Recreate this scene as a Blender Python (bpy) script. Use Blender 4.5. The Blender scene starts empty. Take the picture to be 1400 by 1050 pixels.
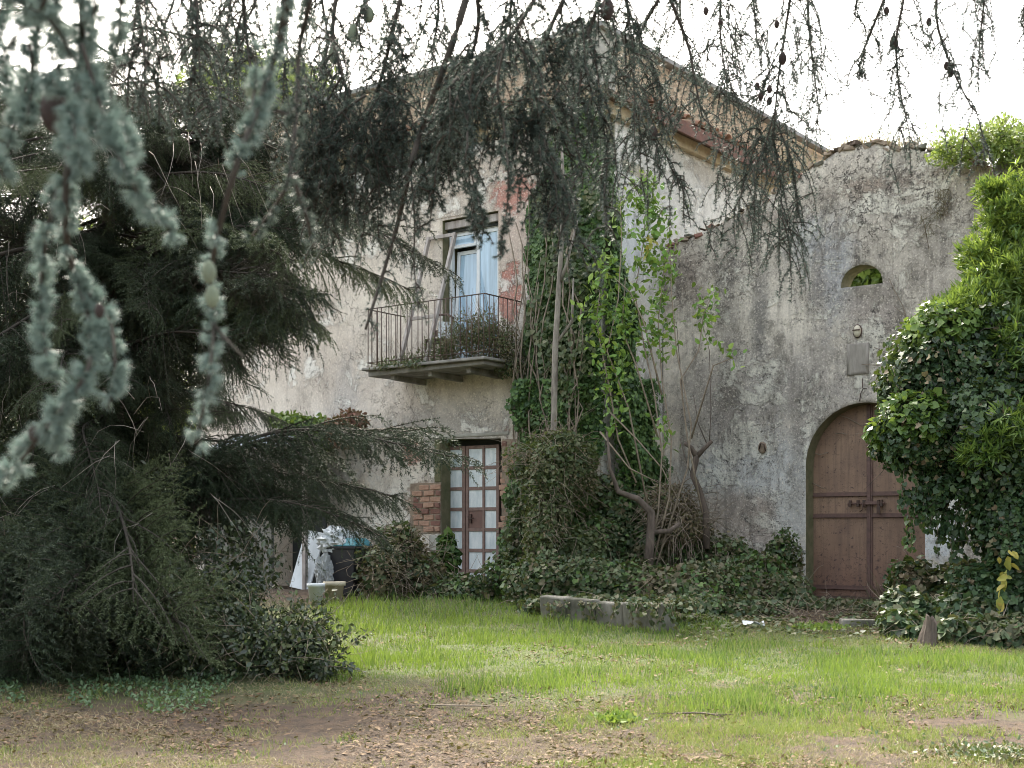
import bpy, math, random
import numpy as np
from mathutils import Vector, Matrix, geometry
R = math.radians
rng = np.random.default_rng(7); random.seed(7)
S = bpy.context.scene; C = S.collection

# ------------------------------------------------------------------ camera, sky, sun, exposure
FPX = 1800.0; EYE = 1.5                                   # focal length in photo pixels (1400 wide), eye height
cam = bpy.data.cameras.new('camera'); co = bpy.data.objects.new('camera', cam); C.objects.link(co)
co.location = (0, 0, EYE); co.rotation_euler = (R(90), 0, 0)
cam.sensor_width = 36; cam.lens = 36 * FPX / 1400; cam.shift_y = (725 - 525) / 1400
cam.clip_start = .05; cam.clip_end = 3000
cam.dof.use_dof = True; cam.dof.focus_distance = 21; cam.dof.aperture_fstop = 6.0
S.camera = co
W = bpy.data.worlds.new('World'); S.world = W; W.use_nodes = True
wn = W.node_tree; sky = wn.nodes.new('ShaderNodeTexSky'); sky.sky_type = 'NISHITA'; sky.sun_disc = False
SUN_EL, SUN_AZ = 50, -13                                  # degrees; azimuth from +Y towards +X
sky.sun_elevation = R(SUN_EL); sky.sun_rotation = R(SUN_AZ); sky.dust_density = 5.0; sky.air_density = 1.1; sky.ozone_density = .7
hs_ = wn.nodes.new('ShaderNodeHueSaturation'); hs_.inputs['Saturation'].default_value = .5
wn.links.new(sky.outputs[0], hs_.inputs['Color']); wm = wn.nodes.new('ShaderNodeMix'); wm.data_type = 'RGBA'; wm.blend_type = 'MULTIPLY'; wm.inputs[0].default_value = 1; wm.inputs[7].default_value = (1.04, 1, .92, 1)
wn.links.new(hs_.outputs[0], wm.inputs[6]); wn.links.new(wm.outputs[2], wn.nodes['Background'].inputs[0]); wn.nodes['Background'].inputs[1].default_value = .15
sl = bpy.data.lights.new('sun', 'SUN'); sl.energy = 2.0; sl.angle = R(9); sl.color = (1, .93, .82)
so = bpy.data.objects.new('sun', sl); C.objects.link(so)
sd = Vector((math.sin(R(SUN_AZ)) * math.cos(R(SUN_EL)), math.cos(R(SUN_AZ)) * math.cos(R(SUN_EL)), math.sin(R(SUN_EL))))
so.rotation_euler = sd.to_track_quat('Z', 'Y').to_euler()
S.view_settings.view_transform = 'Standard'; S.view_settings.look = 'None'; S.view_settings.gamma = 1
S.view_settings.use_curve_mapping = False; S.view_settings.exposure = 2.2
S.render.engine = 'CYCLES'
S.cycles.filter_width = .95; S.cycles.max_bounces = 6; S.cycles.diffuse_bounces = 3; S.cycles.glossy_bounces = 2; S.cycles.transmission_bounces = 4; S.cycles.transparent_max_bounces = 4

# ------------------------------------------------------------------ frames of reference
CX, CY = 1.43, 21.4                                        # the house corner; local x runs along the front, local y into depth
D1 = Vector((.8, -.6, 0)); D2 = Vector((.6, .8, 0))
ANG = math.atan2(-.6, .8)
def L2W(u, v, z=0): return Vector((CX + u * .8 + v * .6, CY - u * .6 + v * .8, z))
def W2L(x, y): return ((x - CX) * .8 - (y - CY) * .6, (x - CX) * .6 + (y - CY) * .8)
CU, CV = W2L(0, 0)
def FA(x, y, v=0):                                         # sight line through a measured point, met with a wall plane y = v
    a = (x - 700) / FPX; t = (v - CV) / (.6 * a + .8); return CU + t * (.8 * a - .6), EYE + t * (725 - y) / FPX
def FB(x, y, u=0):
    a = (x - 700) / FPX; t = (u - CU) / (.8 * a - .6); return CV + t * (.6 * a + .8), EYE + t * (725 - y) / FPX
def PW(x, y, Y): return Vector(((x - 700) / FPX * Y, Y, EYE + (725 - y) / FPX * Y))

def h3(ix, iy, iz, s):
    n = (ix.astype(np.int64) * 374761393 + iy.astype(np.int64) * 668265263 + iz.astype(np.int64) * 2147483647 + s * 974711) & 0xffffffff
    n = ((n ^ (n >> 13)) * 1274126177) & 0xffffffff
    return ((n ^ (n >> 16)) & 0xffff) / 65535.0
def vn(p, s=0):                                            # value noise, p (N,3)
    f = np.floor(p); t = p - f; t = t * t * (3 - 2 * t); f = f.astype(np.int64); r = 0
    for i in (0, 1):
        for j in (0, 1):
            for k in (0, 1):
                w = (t[:, 0] if i else 1 - t[:, 0]) * (t[:, 1] if j else 1 - t[:, 1]) * (t[:, 2] if k else 1 - t[:, 2])
                r = r + w * h3(f[:, 0] + i, f[:, 1] + j, f[:, 2] + k, s)
    return r
def fbm(p, o=4, s=0):
    p = np.asarray(p, float); r = 0; a = .5; t = 0
    for i in range(o): r = r + a * vn(p * 2 ** i, s + i); t += a; a *= .5
    return r / t
def gz(X, Y):
    X = np.asarray(X, float); Y = np.asarray(Y, float)
    b = np.clip((Y - 9) * .036, 0, .42)
    p = np.stack([X.ravel() * .9, Y.ravel() * .9, 0 * X.ravel()], 1)
    return b + ((fbm(p, 3, 5) - .5) * .10).reshape(X.shape)
def gz1(x, y): return float(gz(np.array([x]), np.array([y]))[0])

# ------------------------------------------------------------------ object helpers
def tag(o, label=None, cat=None, group=None, kind=None):
    for k, v in (('label', label), ('category', cat), ('group', group), ('kind', kind)):
        if v: o[k] = v
    return o
def empty(name, loc, rz=0, **k):
    o = bpy.data.objects.new(name, None); C.objects.link(o); o.location = loc; o.rotation_euler = (0, 0, rz); o.empty_display_size = .1
    return tag(o, **k)
def link(name, me, parent=None, loc=None, rot=None, **k):
    o = bpy.data.objects.new(name, me); C.objects.link(o)
    if parent: o.parent = parent
    if loc is not None: o.location = loc
    if rot is not None: o.rotation_euler = rot
    return tag(o, **k)
def npmesh(name, V, F, m, smooth=False):
    V = np.asarray(V, np.float32); F = np.asarray(F, np.int32); k = F.shape[1]
    me = bpy.data.meshes.new(name); me.vertices.add(len(V)); me.vertices.foreach_set('co', V.ravel())
    me.loops.add(F.size); me.loops.foreach_set('vertex_index', F.ravel())
    me.polygons.add(len(F)); me.polygons.foreach_set('loop_start', np.arange(0, F.size, k, dtype=np.int32))
    if smooth: me.polygons.foreach_set('use_smooth', np.ones(len(F), bool))
    me.update(calc_edges=True); me.materials.append(m); return me
class MB:
    def __init__(s): s.v = []; s.f = []; s.sm = []
    def add(s, vs, fs, sm=False):
        b = len(s.v); s.v += [tuple(v) for v in vs]; s.f += [tuple(b + i for i in f) for f in fs]; s.sm += [sm] * len(fs); return s
    def box(s, x0, x1, y0, y1, z0, z1, j=0):
        q = lambda: random.uniform(-j, j)
        vs = [(x + q(), y + q(), z + q()) for z in (z0, z1) for y in (y0, y1) for x in (x0, x1)]
        return s.add(vs, [(0, 2, 3, 1), (4, 5, 7, 6), (0, 1, 5, 4), (2, 6, 7, 3), (0, 4, 6, 2), (1, 3, 7, 5)])
    def bar(s, a, b, w, h, up=(0, 0, 1)):
        a = Vector(a); b = Vector(b); d = (b - a).normalized(); up = Vector(up)
        x = d.cross(up)
        if x.length < .01: x = d.cross(Vector((1, 0, 0)))
        x.normalize(); y = x.cross(d); vs = []
        for p in (a, b):
            for (i, k) in ((-1, -1), (1, -1), (1, 1), (-1, 1)): vs.append(p + x * i * w / 2 + y * k * h / 2)
        return s.add(vs, [(0, 3, 2, 1), (4, 5, 6, 7), (0, 1, 5, 4), (1, 2, 6, 5), (2, 3, 7, 6), (3, 0, 4, 7)])
    def tube(s, path, rad, n=6):
        path = [Vector(p) for p in path]; m = len(path)
        if not hasattr(rad, '__len__'): rad = [rad] * m
        if len(rad) != m: rad = list(np.interp(np.linspace(0, 1, m), np.linspace(0, 1, len(rad)), rad))
        vs = []; ref = Vector((.31, .2, .93))
        for i, p in enumerate(path):
            d = (path[min(i + 1, m - 1)] - path[max(i - 1, 0)]).normalized()
            x = d.cross(ref)
            if x.length < .05: x = d.cross(Vector((1, 0, 0)))
            x.normalize(); y = d.cross(x)
            for k in range(n):
                t = k * 2 * math.pi / n; vs.append(p + (x * math.cos(t) + y * math.sin(t)) * rad[i])
        fs = [(i * n + k, i * n + (k + 1) % n, (i + 1) * n + (k + 1) % n, (i + 1) * n + k) for i in range(m - 1) for k in range(n)]
        fs += [tuple(range(n))[::-1], tuple((m - 1) * n + k for k in range(n))]
        return s.add(vs, fs, True)
    def lathe(s, prof, c=(0, 0, 0), n=18):
        vs = [(c[0] + r * math.cos(k * 2 * math.pi / n), c[1] + r * math.sin(k * 2 * math.pi / n), c[2] + z) for r, z in prof for k in range(n)]
        fs = [(i * n + k, i * n + (k + 1) % n, (i + 1) * n + (k + 1) % n, (i + 1) * n + k) for i in range(len(prof) - 1) for k in range(n)]
        return s.add(vs, fs, True)
    def mesh(s, name, m):
        me = bpy.data.meshes.new(name); me.from_pydata(s.v, [], s.f); me.polygons.foreach_set('use_smooth', s.sm); me.update(); me.materials.append(m); return me
    def build(s, name, m, parent=None, bevel=0, **k):
        o = link(name, s.mesh(name, m), parent, **k)
        if bevel:
            b = o.modifiers.new('bevel', 'BEVEL'); b.width = bevel; b.segments = 2; b.limit_method = 'ANGLE'
        return o

# ------------------------------------------------------------------ materials
def new(name):
    m = bpy.data.materials.new(name); m.use_nodes = True; return m, m.node_tree, m.node_tree.nodes['Principled BSDF']
def nd(nt, t, ins={}, **at):
    n = nt.nodes.new('ShaderNode' + t)
    for k, v in at.items(): setattr(n, k, v)
    for k, v in ins.items():
        if isinstance(v, bpy.types.NodeSocket): nt.links.new(v, n.inputs[k])
        else: n.inputs[k].default_value = v
    return n
def c4(c): return (*c, 1) if len(c) == 3 else c
def math_(nt, op, a, b=0.0): return nd(nt, 'Math', {0: a, 1: b}, operation=op).outputs[0]
def mapr(nt, v, a, b, c=0.0, d=1.0): return nd(nt, 'MapRange', {'Value': v, 'From Min': a, 'From Max': b, 'To Min': c, 'To Max': d}).outputs[0]
def mix(nt, f, a, b):
    n = nt.nodes.new('ShaderNodeMix'); n.data_type = 'RGBA'
    for i, v in ((0, f), (6, a), (7, b)):
        if isinstance(v, bpy.types.NodeSocket): nt.links.new(v, n.inputs[i])
        else: n.inputs[i].default_value = c4(v) if i else v
    return n.outputs[2]
def noise(nt, vec, sc, det=4, rough=.55, dist=0): return nd(nt, 'TexNoise', {'Vector': vec, 'Scale': sc, 'Detail': det, 'Roughness': rough, 'Distortion': dist}).outputs['Fac']
def objco(nt): return nd(nt, 'TexCoord').outputs['Object']
def scaled(nt, v, s): return nd(nt, 'Mapping', {'Vector': v, 'Scale': s}).outputs[0]
def bump(nt, b, h, dist, st=1.0):
    n = nd(nt, 'Bump', {'Height': h, 'Distance': dist, 'Strength': st}); nt.links.new(n.outputs[0], b.inputs['Normal'])
def simple(name, c1, c2, sc=6, rough=.8, bd=.004, metal=0, det=5, stretch=(1, 1, 1)):
    m, nt, b = new(name); v = scaled(nt, objco(nt), stretch)
    n = noise(nt, v, sc, det, .65); nt.links.new(mix(nt, mapr(nt, n, .35, .65), c1, c2), b.inputs['Base Color'])
    b.inputs['Roughness'].default_value = rough; b.inputs['Metallic'].default_value = metal
    if bd: bump(nt, b, noise(nt, v, sc * 6, 4, .7), bd)
    return m
def leafmat(name, cols, rough=.5, trans=.25, clump=None, spec=.4, tc=(.25, .32, .04)):
    """cols: colours spread over single leaves (random per leaf); clump: second set for patches of age/dryness"""
    m, nt, b = new(name); g = nd(nt, 'NewGeometry'); rp = nt.nodes.new('ShaderNodeValToRGB'); e = rp.color_ramp.elements
    rp.color_ramp.interpolation = 'LINEAR'
    for i, c in enumerate(cols):
        p = i / (len(cols) - 1)
        if i < 2: e[i].position = p if i == 0 else p; e[i].color = c4(c)
        else: x = e.new(p); x.color = c4(c)
    for i, c in enumerate(cols): pass
    es = sorted(rp.color_ramp.elements, key=lambda q: q.position)
    for q, c in zip(es, cols): q.color = c4(c)
    nt.links.new(g.outputs['Random Per Island'], rp.inputs[0]); col = rp.outputs[0]
    if clump:
        n = noise(nt, objco(nt), clump[1], 3, .6); col = mix(nt, mapr(nt, n, clump[2], clump[3]), col, clump[0])
    nt.links.new(col, b.inputs['Base Color']); b.inputs['Roughness'].default_value = rough; b.inputs['Specular IOR Level'].default_value = spec
    if trans:
        t = nd(nt, 'BsdfTranslucent', {'Color': mix(nt, .5, col, tc)}); ms = nd(nt, 'MixShader', {0: trans, 1: b.outputs[0], 2: t.outputs[0]})
        nt.links.new(ms.outputs[0], nt.nodes['Material Output'].inputs[0])
    return m
def plaster(name, c1, c2, axis='X', blobs=(), speck=.5, speckc=(.09, .085, .08), streak=.4, streakc=(.17, .16, .15), crack=.5, grain=(.24, .22, .2), rough=.9, top=None, spsc=9, lime=.75, dark=.45):
    m, nt, b = new(name); v = objco(nt); sp = nd(nt, 'SeparateXYZ', {0: v}); a = sp.outputs[axis]; z = sp.outputs['Z']
    big = noise(nt, v, .55, 5, .6); mid = noise(nt, v, 2.6, 5, .65, .6); fine = noise(nt, v, 26, 4, .7)
    col = mix(nt, mapr(nt, big, .38, .62), c1, c2)
    col = mix(nt, mapr(nt, mid, .5, .8, 0, .5), col, grain)
    wob = noise(nt, v, 1.7, 6, .68); wob2 = math_(nt, 'MULTIPLY', math_(nt, 'SUBTRACT', wob, .5), 2.6)
    hs = mapr(nt, fine, 0, 1, 0, .35); wob2 = math_(nt, 'ADD', wob2, math_(nt, 'MULTIPLY', math_(nt, 'SUBTRACT', noise(nt, v, 7, 5, .7), .5), 1.6))
    for (ca, cz, ra, rz, cc, soft, op) in blobs:
        dx = math_(nt, 'DIVIDE', math_(nt, 'SUBTRACT', a, ca), ra); dz = math_(nt, 'DIVIDE', math_(nt, 'SUBTRACT', z, cz), rz)
        d = math_(nt, 'SQRT', math_(nt, 'ADD', math_(nt, 'MULTIPLY', dx, dx), math_(nt, 'MULTIPLY', dz, dz)))
        d = math_(nt, 'ADD', d, wob2); k = mapr(nt, d, 1 + soft, 1 - soft)
        col = mix(nt, math_(nt, 'MULTIPLY', k, op), col, cc)
        if soft < .2: hs = math_(nt, 'SUBTRACT', hs, math_(nt, 'MULTIPLY', k, .8 * op))
    lp = noise(nt, v, 1.15, 7, .72, .4); col = mix(nt, mapr(nt, lp, .54, .60, 0, lime), col, tuple(min(.8, x * 1.22 + .03) for x in c1)); hs = math_(nt, 'ADD', hs, mapr(nt, lp, .54, .57, 0, .5))
    dp = noise(nt, scaled(nt, v, (1, 1, .7)), 2.1, 8, .75, .3); col = mix(nt, mapr(nt, dp, .52, .66, 0, dark), col, tuple(x * .38 for x in c2))
    # vertical runs of grime
    sv = scaled(nt, v, (2.6, 2.6, .3)); st = noise(nt, sv, 1.5, 5, .65); stm = math_(nt, 'MULTIPLY', mapr(nt, st, .52, .74), streak)
    col = mix(nt, stm, col, streakc)
    # black lichen specks, gathered in patches
    s1 = noise(nt, v, spsc, 5, .75); s2 = noise(nt, v, 38, 3, .7); pt = mapr(nt, noise(nt, v, 1.1, 4, .6), .38, .62, .25, 1)
    sm = math_(nt, 'MULTIPLY', math_(nt, 'MULTIPLY', math_(nt, 'ADD', mapr(nt, s1, .53, .68), mapr(nt, s2, .56, .66, 0, .8)), pt), speck)
    col = mix(nt, math_(nt, 'MINIMUM', sm, 1.0), col, speckc)
    w3 = mapr(nt, noise(nt, v, 30, 4, .75), .54, .64, 0, .5); col = mix(nt, w3, col, tuple(min(1, x * 1.35) for x in c1))
    # cracks
    wv = nd(nt, 'VectorMath', {0: v, 1: nd(nt, 'VectorMath', {0: nd(nt, 'TexNoise', {'Vector': v, 'Scale': 2.2, 'Detail': 6, 'Roughness': .7}).outputs['Color'], 'Scale': .9}, operation='SCALE').outputs[0]}, operation='ADD').outputs[0]
    vo = nd(nt, 'TexVoronoi', {'Vector': wv, 'Scale': 3.4}, feature='DISTANCE_TO_EDGE').outputs['Distance']
    ck = math_(nt, 'MULTIPLY', mapr(nt, vo, .0, .03, 1, 0), mapr(nt, noise(nt, v, 3.3, 3, .6), .42, .6))
    ar = mapr(nt, noise(nt, v, .8, 3, .5), .45, .6)
    if top: ar = math_(nt, 'ADD', math_(nt, 'MULTIPLY', ar, .35), mapr(nt, math_(nt, 'ADD', z, wob2), top[0], top[1]))
    ck = math_(nt, 'MINIMUM', math_(nt, 'MULTIPLY', math_(nt, 'MULTIPLY', ck, ar), crack * 1.3), 1.0)
    col = mix(nt, ck, col, (.07, .06, .055))
    nt.links.new(col, b.inputs['Base Color']); b.inputs['Roughness'].default_value = rough; b.inputs['Specular IOR Level'].default_value = .2
    hh = math_(nt, 'ADD', hs, math_(nt, 'MULTIPLY', mid, .7)); hh = math_(nt, 'SUBTRACT', hh, math_(nt, 'MULTIPLY', ck, 1.2)); hh = math_(nt, 'SUBTRACT', hh, math_(nt, 'MULTIPLY', sm, .25))
    bump(nt, b, hh, .025)
    return m
def BFa(px, py, rx, ry, c, soft=.3, op=1, v=0):
    a, z = FA(px, py, v); a2, z2 = FA(px + rx, py - ry, v); return (a, z, abs(a2 - a), abs(z2 - z), c, soft, op)
def BFb(px, py, rx, ry, c, soft=.3, op=1):
    a, z = FB(px, py); a2, z2 = FB(px + rx, py - ry); z2 = FB(px, py - ry)[1]; return (a, z, abs(a2 - a), abs(z2 - z), c, soft, op)
BLUEW = (.56, .62, .64); RED = (.44, .17, .13)
M = {}
M['front'] = plaster('plaster_front', (.72, .665, .585), (.55, .49, .425), 'X', [
    BFa(560, 222, 130, 36, BLUEW, .3, .9), BFa(460, 255, 60, 26, BLUEW, .4, .8),
    BFa(700, 290, 30, 90, (.50, .40, .35), .3, .8), BFa(697, 262, 28, 30, RED, .16, .75), BFa(699, 402, 16, 40, RED, .12, .85),
    BFa(640, 262, 52, 14, (.46, .38, .31), .3, .8), BFa(625, 295, 45, 9, (.40, .33, .26), .15, .9),
    BFa(600, 590, 95, 42, (.40, .38, .35), .4, .9), BFa(540, 700, 60, 60, (.72, .70, .64), .25, .9), BFa(440, 640, 60, 40, (.68, .68, .68), .3, .8),
    BFa(566, 620, 16, 18, RED, .14, .7), BFa(583, 690, 30, 34, (.38, .29, .23), .12, .95), BFa(692, 650, 16, 55, (.40, .22, .17), .12, .9),
    BFa(530, 790, 60, 50, (.36, .29, .22), .15, .9), BFa(470, 560, 20, 60, (.44, .42, .40), .4, .7)],
    speck=.85, speckc=(.22, .19, .17), streak=.5, streakc=(.30, .265, .235), crack=.45, grain=(.46, .40, .35), spsc=13)
M['side'] = plaster('plaster_side', (.60, .60, .57), (.46, .45, .41), 'Y', [
    BFb(930, 180, 130, 14, (.50, .45, .27), .3, .9), BFb(828, 190, 14, 40, (.50, .48, .36), .3, .7), BFb(985, 300, 30, 50, (.62, .61, .57), .25, .9), BFb(842, 290, 9, 22, (.34, .27, .19), .1, .9),
    BFb(868, 232, 22, 9, (.28, .25, .17), .1, .8), BFb(980, 245, 40, 12, (.33, .30, .25), .12, .6), BFb(870, 500, 40, 90, (.52, .49, .44), .3, .8), BFb(860, 330, 30, 50, (.56, .60, .62), .3, .7), BFb(880, 620, 30, 60, (.45, .36, .24), .4, .6)],
    speck=.22, speckc=(.2, .19, .16), streak=.25, streakc=(.33, .33, .31), crack=.5, grain=(.36, .35, .32))
M['barn'] = plaster('plaster_barn', (.68, .63, .55), (.43, .395, .34), 'X', [
    BFa(1040, 650, 110, 62, (.58, .60, .60), .5, .9, 2), BFa(1060, 540, 120, 70, (.30, .285, .275), .6, .7, 2), BFa(1010, 700, 80, 30, (.42, .35, .29), .5, .8, 2), BFa(1080, 720, 22, 70, (.56, .57, .55), .4, .9, 2),
    BFa(1040, 430, 12, 60, (.12, .12, .12), .5, .75, 2), BFa(935, 380, 34, 50, (.25, .21, .18), .45, .8, 2), BFa(1140, 370, 30, 70, (.36, .38, .41), .5, .8, 2), BFa(1105, 330, 24, 40, (.36, .39, .42), .4, .7, 2),
    BFa(1250, 245, 130, 34, (.27, .22, .18), .5, .85, 2), BFa(1050, 300, 60, 22, (.24, .2, .17), .5, .7, 2), BFa(1178, 410, 26, 26, (.2, .18, .16), .5, .7, 2), BFa(1215, 430, 8, 60, (.18, .16, .15), .5, .6, 2), BFa(1000, 480, 12, 120, (.2, .185, .17), .5, .55, 2), BFa(1090, 600, 10, 80, (.22, .2, .18), .5, .5, 2), BFa(1300, 330, 60, 80, (.37, .34, .30), .5, .7, 2), BFa(1290, 275, 14, 28, (.12, .1, .08), .3, .7, 2), BFa(1040, 780, 70, 30, (.46, .46, .45), .4, .7, 2),
    BFa(1280, 720, 45, 70, (.70, .74, .76), .3, 1, 2), BFa(1000, 600, 14, 90, (.24, .22, .2), .5, .5, 2), BFa(1120, 470, 16, 120, (.26, .24, .22), .5, .5, 2), BFa(970, 560, 40, 60, (.28, .255, .23), .5, .5, 2), BFa(1188, 440, 34, 40, (.37, .33, .30), .5, .6, 2), BFa(1040, 740, 40, 16, (.5, .42, .38), .4, .5, 2)],
    speck=1.0, speckc=(.075, .07, .065), streak=.95, streakc=(.16, .145, .13), crack=.8, grain=(.27, .25, .235), top=(5.3, 7.0), lime=.5, dark=.8)
M['tufa'] = plaster('bare_wall', (.50, .40, .29), (.42, .33, .24), 'Y', [], speck=.3, speckc=(.22, .17, .13), streak=.3, streakc=(.3, .24, .18), crack=1.0, grain=(.34, .27, .2), top=(5, 6))
M['cornice'] = simple('cornice', (.40, .34, .22), (.24, .19, .12), 3, .9, .02)
M['grey_plaster'] = simple('grey_plaster', (.42, .42, .38), (.28, .27, .23), 4, .9, .01)
M['concrete'] = simple('concrete', (.30, .29, .27), (.15, .145, .13), 4, .9, .012)
M['kerb'] = simple('kerb_stone', (.27, .26, .23), (.10, .10, .075), 3.0, .9, .012, stretch=(1, 1, .6))
M['slate'] = simple('roof_edge', (.30, .31, .32), (.2, .19, .18), 5, .8, .006)
M['reveal'] = simple('mossy_reveal', (.20, .18, .11), (.11, .12, .06), 5, .95, .01)
M['brick'] = simple('brick', (.50, .33, .24), (.36, .22, .16), 9, .9, .006)
M['brick2'] = simple('brick_dark', (.26, .13, .10), (.18, .10, .08), 9, .9, .006)
M['mortar'] = simple('mortar', (.33, .27, .20), (.22, .17, .13), 12, .95, .01)
M['tile'] = simple('terracotta', (.34, .17, .11), (.22, .15, .11), 7, .85, .004)
M['rust'] = simple('rusty_fascia', (.16, .07, .05), (.09, .05, .04), 5, .8, .004)
M['soffit'] = simple('soffit_wood', (.17, .11, .08), (.10, .07, .05), 8, .9, .004)
M['iron'] = simple('iron', (.06, .045, .04), (.10, .055, .04), 20, .7, .001)
M['pvc'] = simple('white_frame', (.72, .76, .78), (.62, .66, .68), 4, .4, 0)
M['woodgrey'] = simple('old_wood', (.44, .41, .39), (.24, .21, .19), 14, .85, .003, stretch=(1, 1, .2))
M['doorbar'] = simple('door_bar_brown', (.25, .165, .14), (.17, .115, .095), 9, .6, .001)
M['doorpanel'] = simple('door_panel_brown', (.22, .125, .10), (.15, .09, .075), 8, .6, .001)
M['pane'] = simple('frosted_pane', (.80, .86, .88), (.52, .62, .66), 4, .3, 0, stretch=(2.2, 2.2, .8))
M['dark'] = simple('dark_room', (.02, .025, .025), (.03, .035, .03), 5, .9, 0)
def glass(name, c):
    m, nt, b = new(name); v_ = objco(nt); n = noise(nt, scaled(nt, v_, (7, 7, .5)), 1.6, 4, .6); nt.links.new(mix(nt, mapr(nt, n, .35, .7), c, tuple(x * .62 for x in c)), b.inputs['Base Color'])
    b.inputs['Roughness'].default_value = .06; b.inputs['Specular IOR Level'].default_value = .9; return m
M['glass'] = glass('window_glass', (.42, .60, .76))  # sky reflection painted into the pane: pale blue base, darker vertical streaks
def gatemat():
    m, nt, b = new('gate_sheet'); v = objco(nt); sp = nd(nt, 'SeparateXYZ', {0: v}); z = sp.outputs['Z']
    n = noise(nt, v, 1.4, 5, .6); col = mix(nt, mapr(nt, n, .35, .65), (.33, .22, .15), (.22, .14, .10))
    lo = mapr(nt, math_(nt, 'ADD', z, mapr(nt, n, 0, 1, -.5, .5)), 1.4, .6); col = mix(nt, math_(nt, 'MULTIPLY', lo, .5), col, (.20, .095, .075))
    vs = noise(nt, scaled(nt, v, (9, 9, .6)), 1.6, 5, .7); col = mix(nt, mapr(nt, vs, .45, .7, 0, .75), col, (.15, .10, .08))
    sc = noise(nt, scaled(nt, v, (1, 1, 2.4)), 5, 4, .55, 1.2); k = math_(nt, 'ABSOLUTE', math_(nt, 'SUBTRACT', sc, .5)); k = math_(nt, 'MULTIPLY', mapr(nt, k, .009, .0), mapr(nt, noise(nt, v, 2, 2), .44, .5))
    col = mix(nt, math_(nt, 'MULTIPLY', k, .8), col, (.06, .04, .035))
    sc = noise(nt, v, 14, 4, .8); col = mix(nt, mapr(nt, math_(nt, 'ADD', sc, math_(nt, 'MULTIPLY', lo, .05)), .58, .64, 0, .9), col, (.08, .05, .045))
    nt.links.new(col, b.inputs['Base Color']); b.inputs['Roughness'].default_value = .55; bump(nt, b, noise(nt, v, 2.5, 4, .5), .012); return m
M['gate'] = gatemat()
M['gatebar'] = simple('gate_bar', (.17, .10, .085), (.11, .07, .06), 12, .6, .002)
M['bark'] = simple('bark', (.15, .12, .10), (.07, .055, .045), 14, .95, .01, stretch=(1, 1, .3))
M['paletrunk'] = simple('pale_trunk', (.34, .31, .27), (.11, .095, .08), 10, .95, .008, stretch=(1, 1, .25))
M['twig'] = simple('twig', (.06, .05, .04), (.035, .032, .025), 20, .95, 0)
M['vine'] = simple('dry_vine', (.30, .25, .19), (.17, .14, .11), 20, .95, 0)
M['cone'] = simple('cedar_cone', (.055, .036, .03), (.03, .02, .017), 30, .8, .003)
M['cone_green'] = simple('green_cone', (.22, .27, .18), (.17, .2, .14), 30, .8, .002)
M['bin'] = simple('black_plastic', (.022, .022, .03), (.035, .035, .045), 5, .5, 0)
M['lid'] = simple('teal_plastic', (.05, .20, .25), (.07, .25, .30), 5, .5, 0)
M['bag'] = simple('plastic_bag', (.68, .72, .76), (.5, .55, .6), 9, .35, .02)
M['pot'] = simple('cream_pot', (.52, .48, .37), (.42, .38, .29), 6, .7, .002)
M['soil'] = simple('soil', (.10, .07, .05), (.06, .045, .035), 20, .95, .01)
M['white'] = simple('white_board', (.70, .76, .80), (.58, .63, .66), 3, .6, .004)
M['metal'] = simple('zinc_sheet', (.46, .54, .62), (.32, .38, .44), 3, .45, .002, .3)
M['render'] = simple('dark_render', (.20, .20, .18), (.13, .13, .12), 5, .9, .006)
M['lampglass'] = simple('lamp_glass', (.62, .58, .47), (.5, .46, .36), 10, .3, 0)
M['needle_dark'] = leafmat('spruce_needles', [(.012, .024, .013), (.024, .042, .021), (.05, .075, .034)], .6, .12, tc=(.05, .06, .03))
nt0 = M['needle_dark'].node_tree; oi = nd(nt0, 'ObjectInfo'); rm0 = [q for q in nt0.nodes if q.type == 'VALTORGB'][0]
cc = mix(nt0, mapr(nt0, oi.outputs['Random'], .62, 1.0, 0, .85), rm0.outputs[0], (.11, .14, .06)); cc = mix(nt0, mapr(nt0, oi.outputs['Random'], .16, .0, 0, .8), cc, (.06, .045, .03))
nt0.links.new(cc, nt0.nodes['Principled BSDF'].inputs['Base Color'])
M['needle_dry'] = leafmat('dry_spruce_needles', [(.07, .055, .035), (.05, .05, .03), (.09, .07, .045)], .8, .1)
M['needle_blue'] = leafmat('blue_cedar_needles', [(.14, .20, .175), (.20, .275, .24), (.29, .36, .31)], .5, .2, tc=(.25, .36, .33))
M['needle_grey'] = leafmat('grey_cedar_needles', [(.045, .07, .06), (.07, .10, .08), (.11, .145, .115)], .5, .28, tc=(.10, .13, .11))
M['ivy'] = leafmat('ivy_leaves', [(.025, .06, .02), (.05, .11, .034), (.085, .165, .048), (.14, .23, .065)], .5, .18, ((.07, .10, .035), 1.3, .55, .75))
M['ivy_dark'] = leafmat('dark_ivy_leaves', [(.015, .035, .016), (.028, .06, .026), (.045, .09, .035), (.075, .125, .045)], .42, .15)
M['ivy_dull'] = leafmat('dusty_ivy_leaves', [(.03, .055, .028), (.06, .10, .045), (.09, .13, .06), (.17, .14, .085), (.10, .17, .075)], .5, .15, ((.14, .11, .07), 1.1, .5, .72))
M['dryleaf'] = leafmat('dry_leaves', [(.10, .075, .045), (.17, .13, .08), (.12, .12, .06), (.24, .19, .13)], .7, .15)
M['redleaf'] = leafmat('rusty_leaves', [(.16, .07, .05), (.22, .11, .08), (.13, .08, .05)], .7, .15)
M['citrus'] = leafmat('fresh_leaves', [(.10, .22, .05), (.16, .32, .07), (.22, .38, .09), (.30, .42, .08)], .35, .35)
M['yellowleaf'] = leafmat('yellow_leaves', [(.35, .38, .08), (.5, .4, .1), (.3, .34, .09)], .5, .3)
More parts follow.
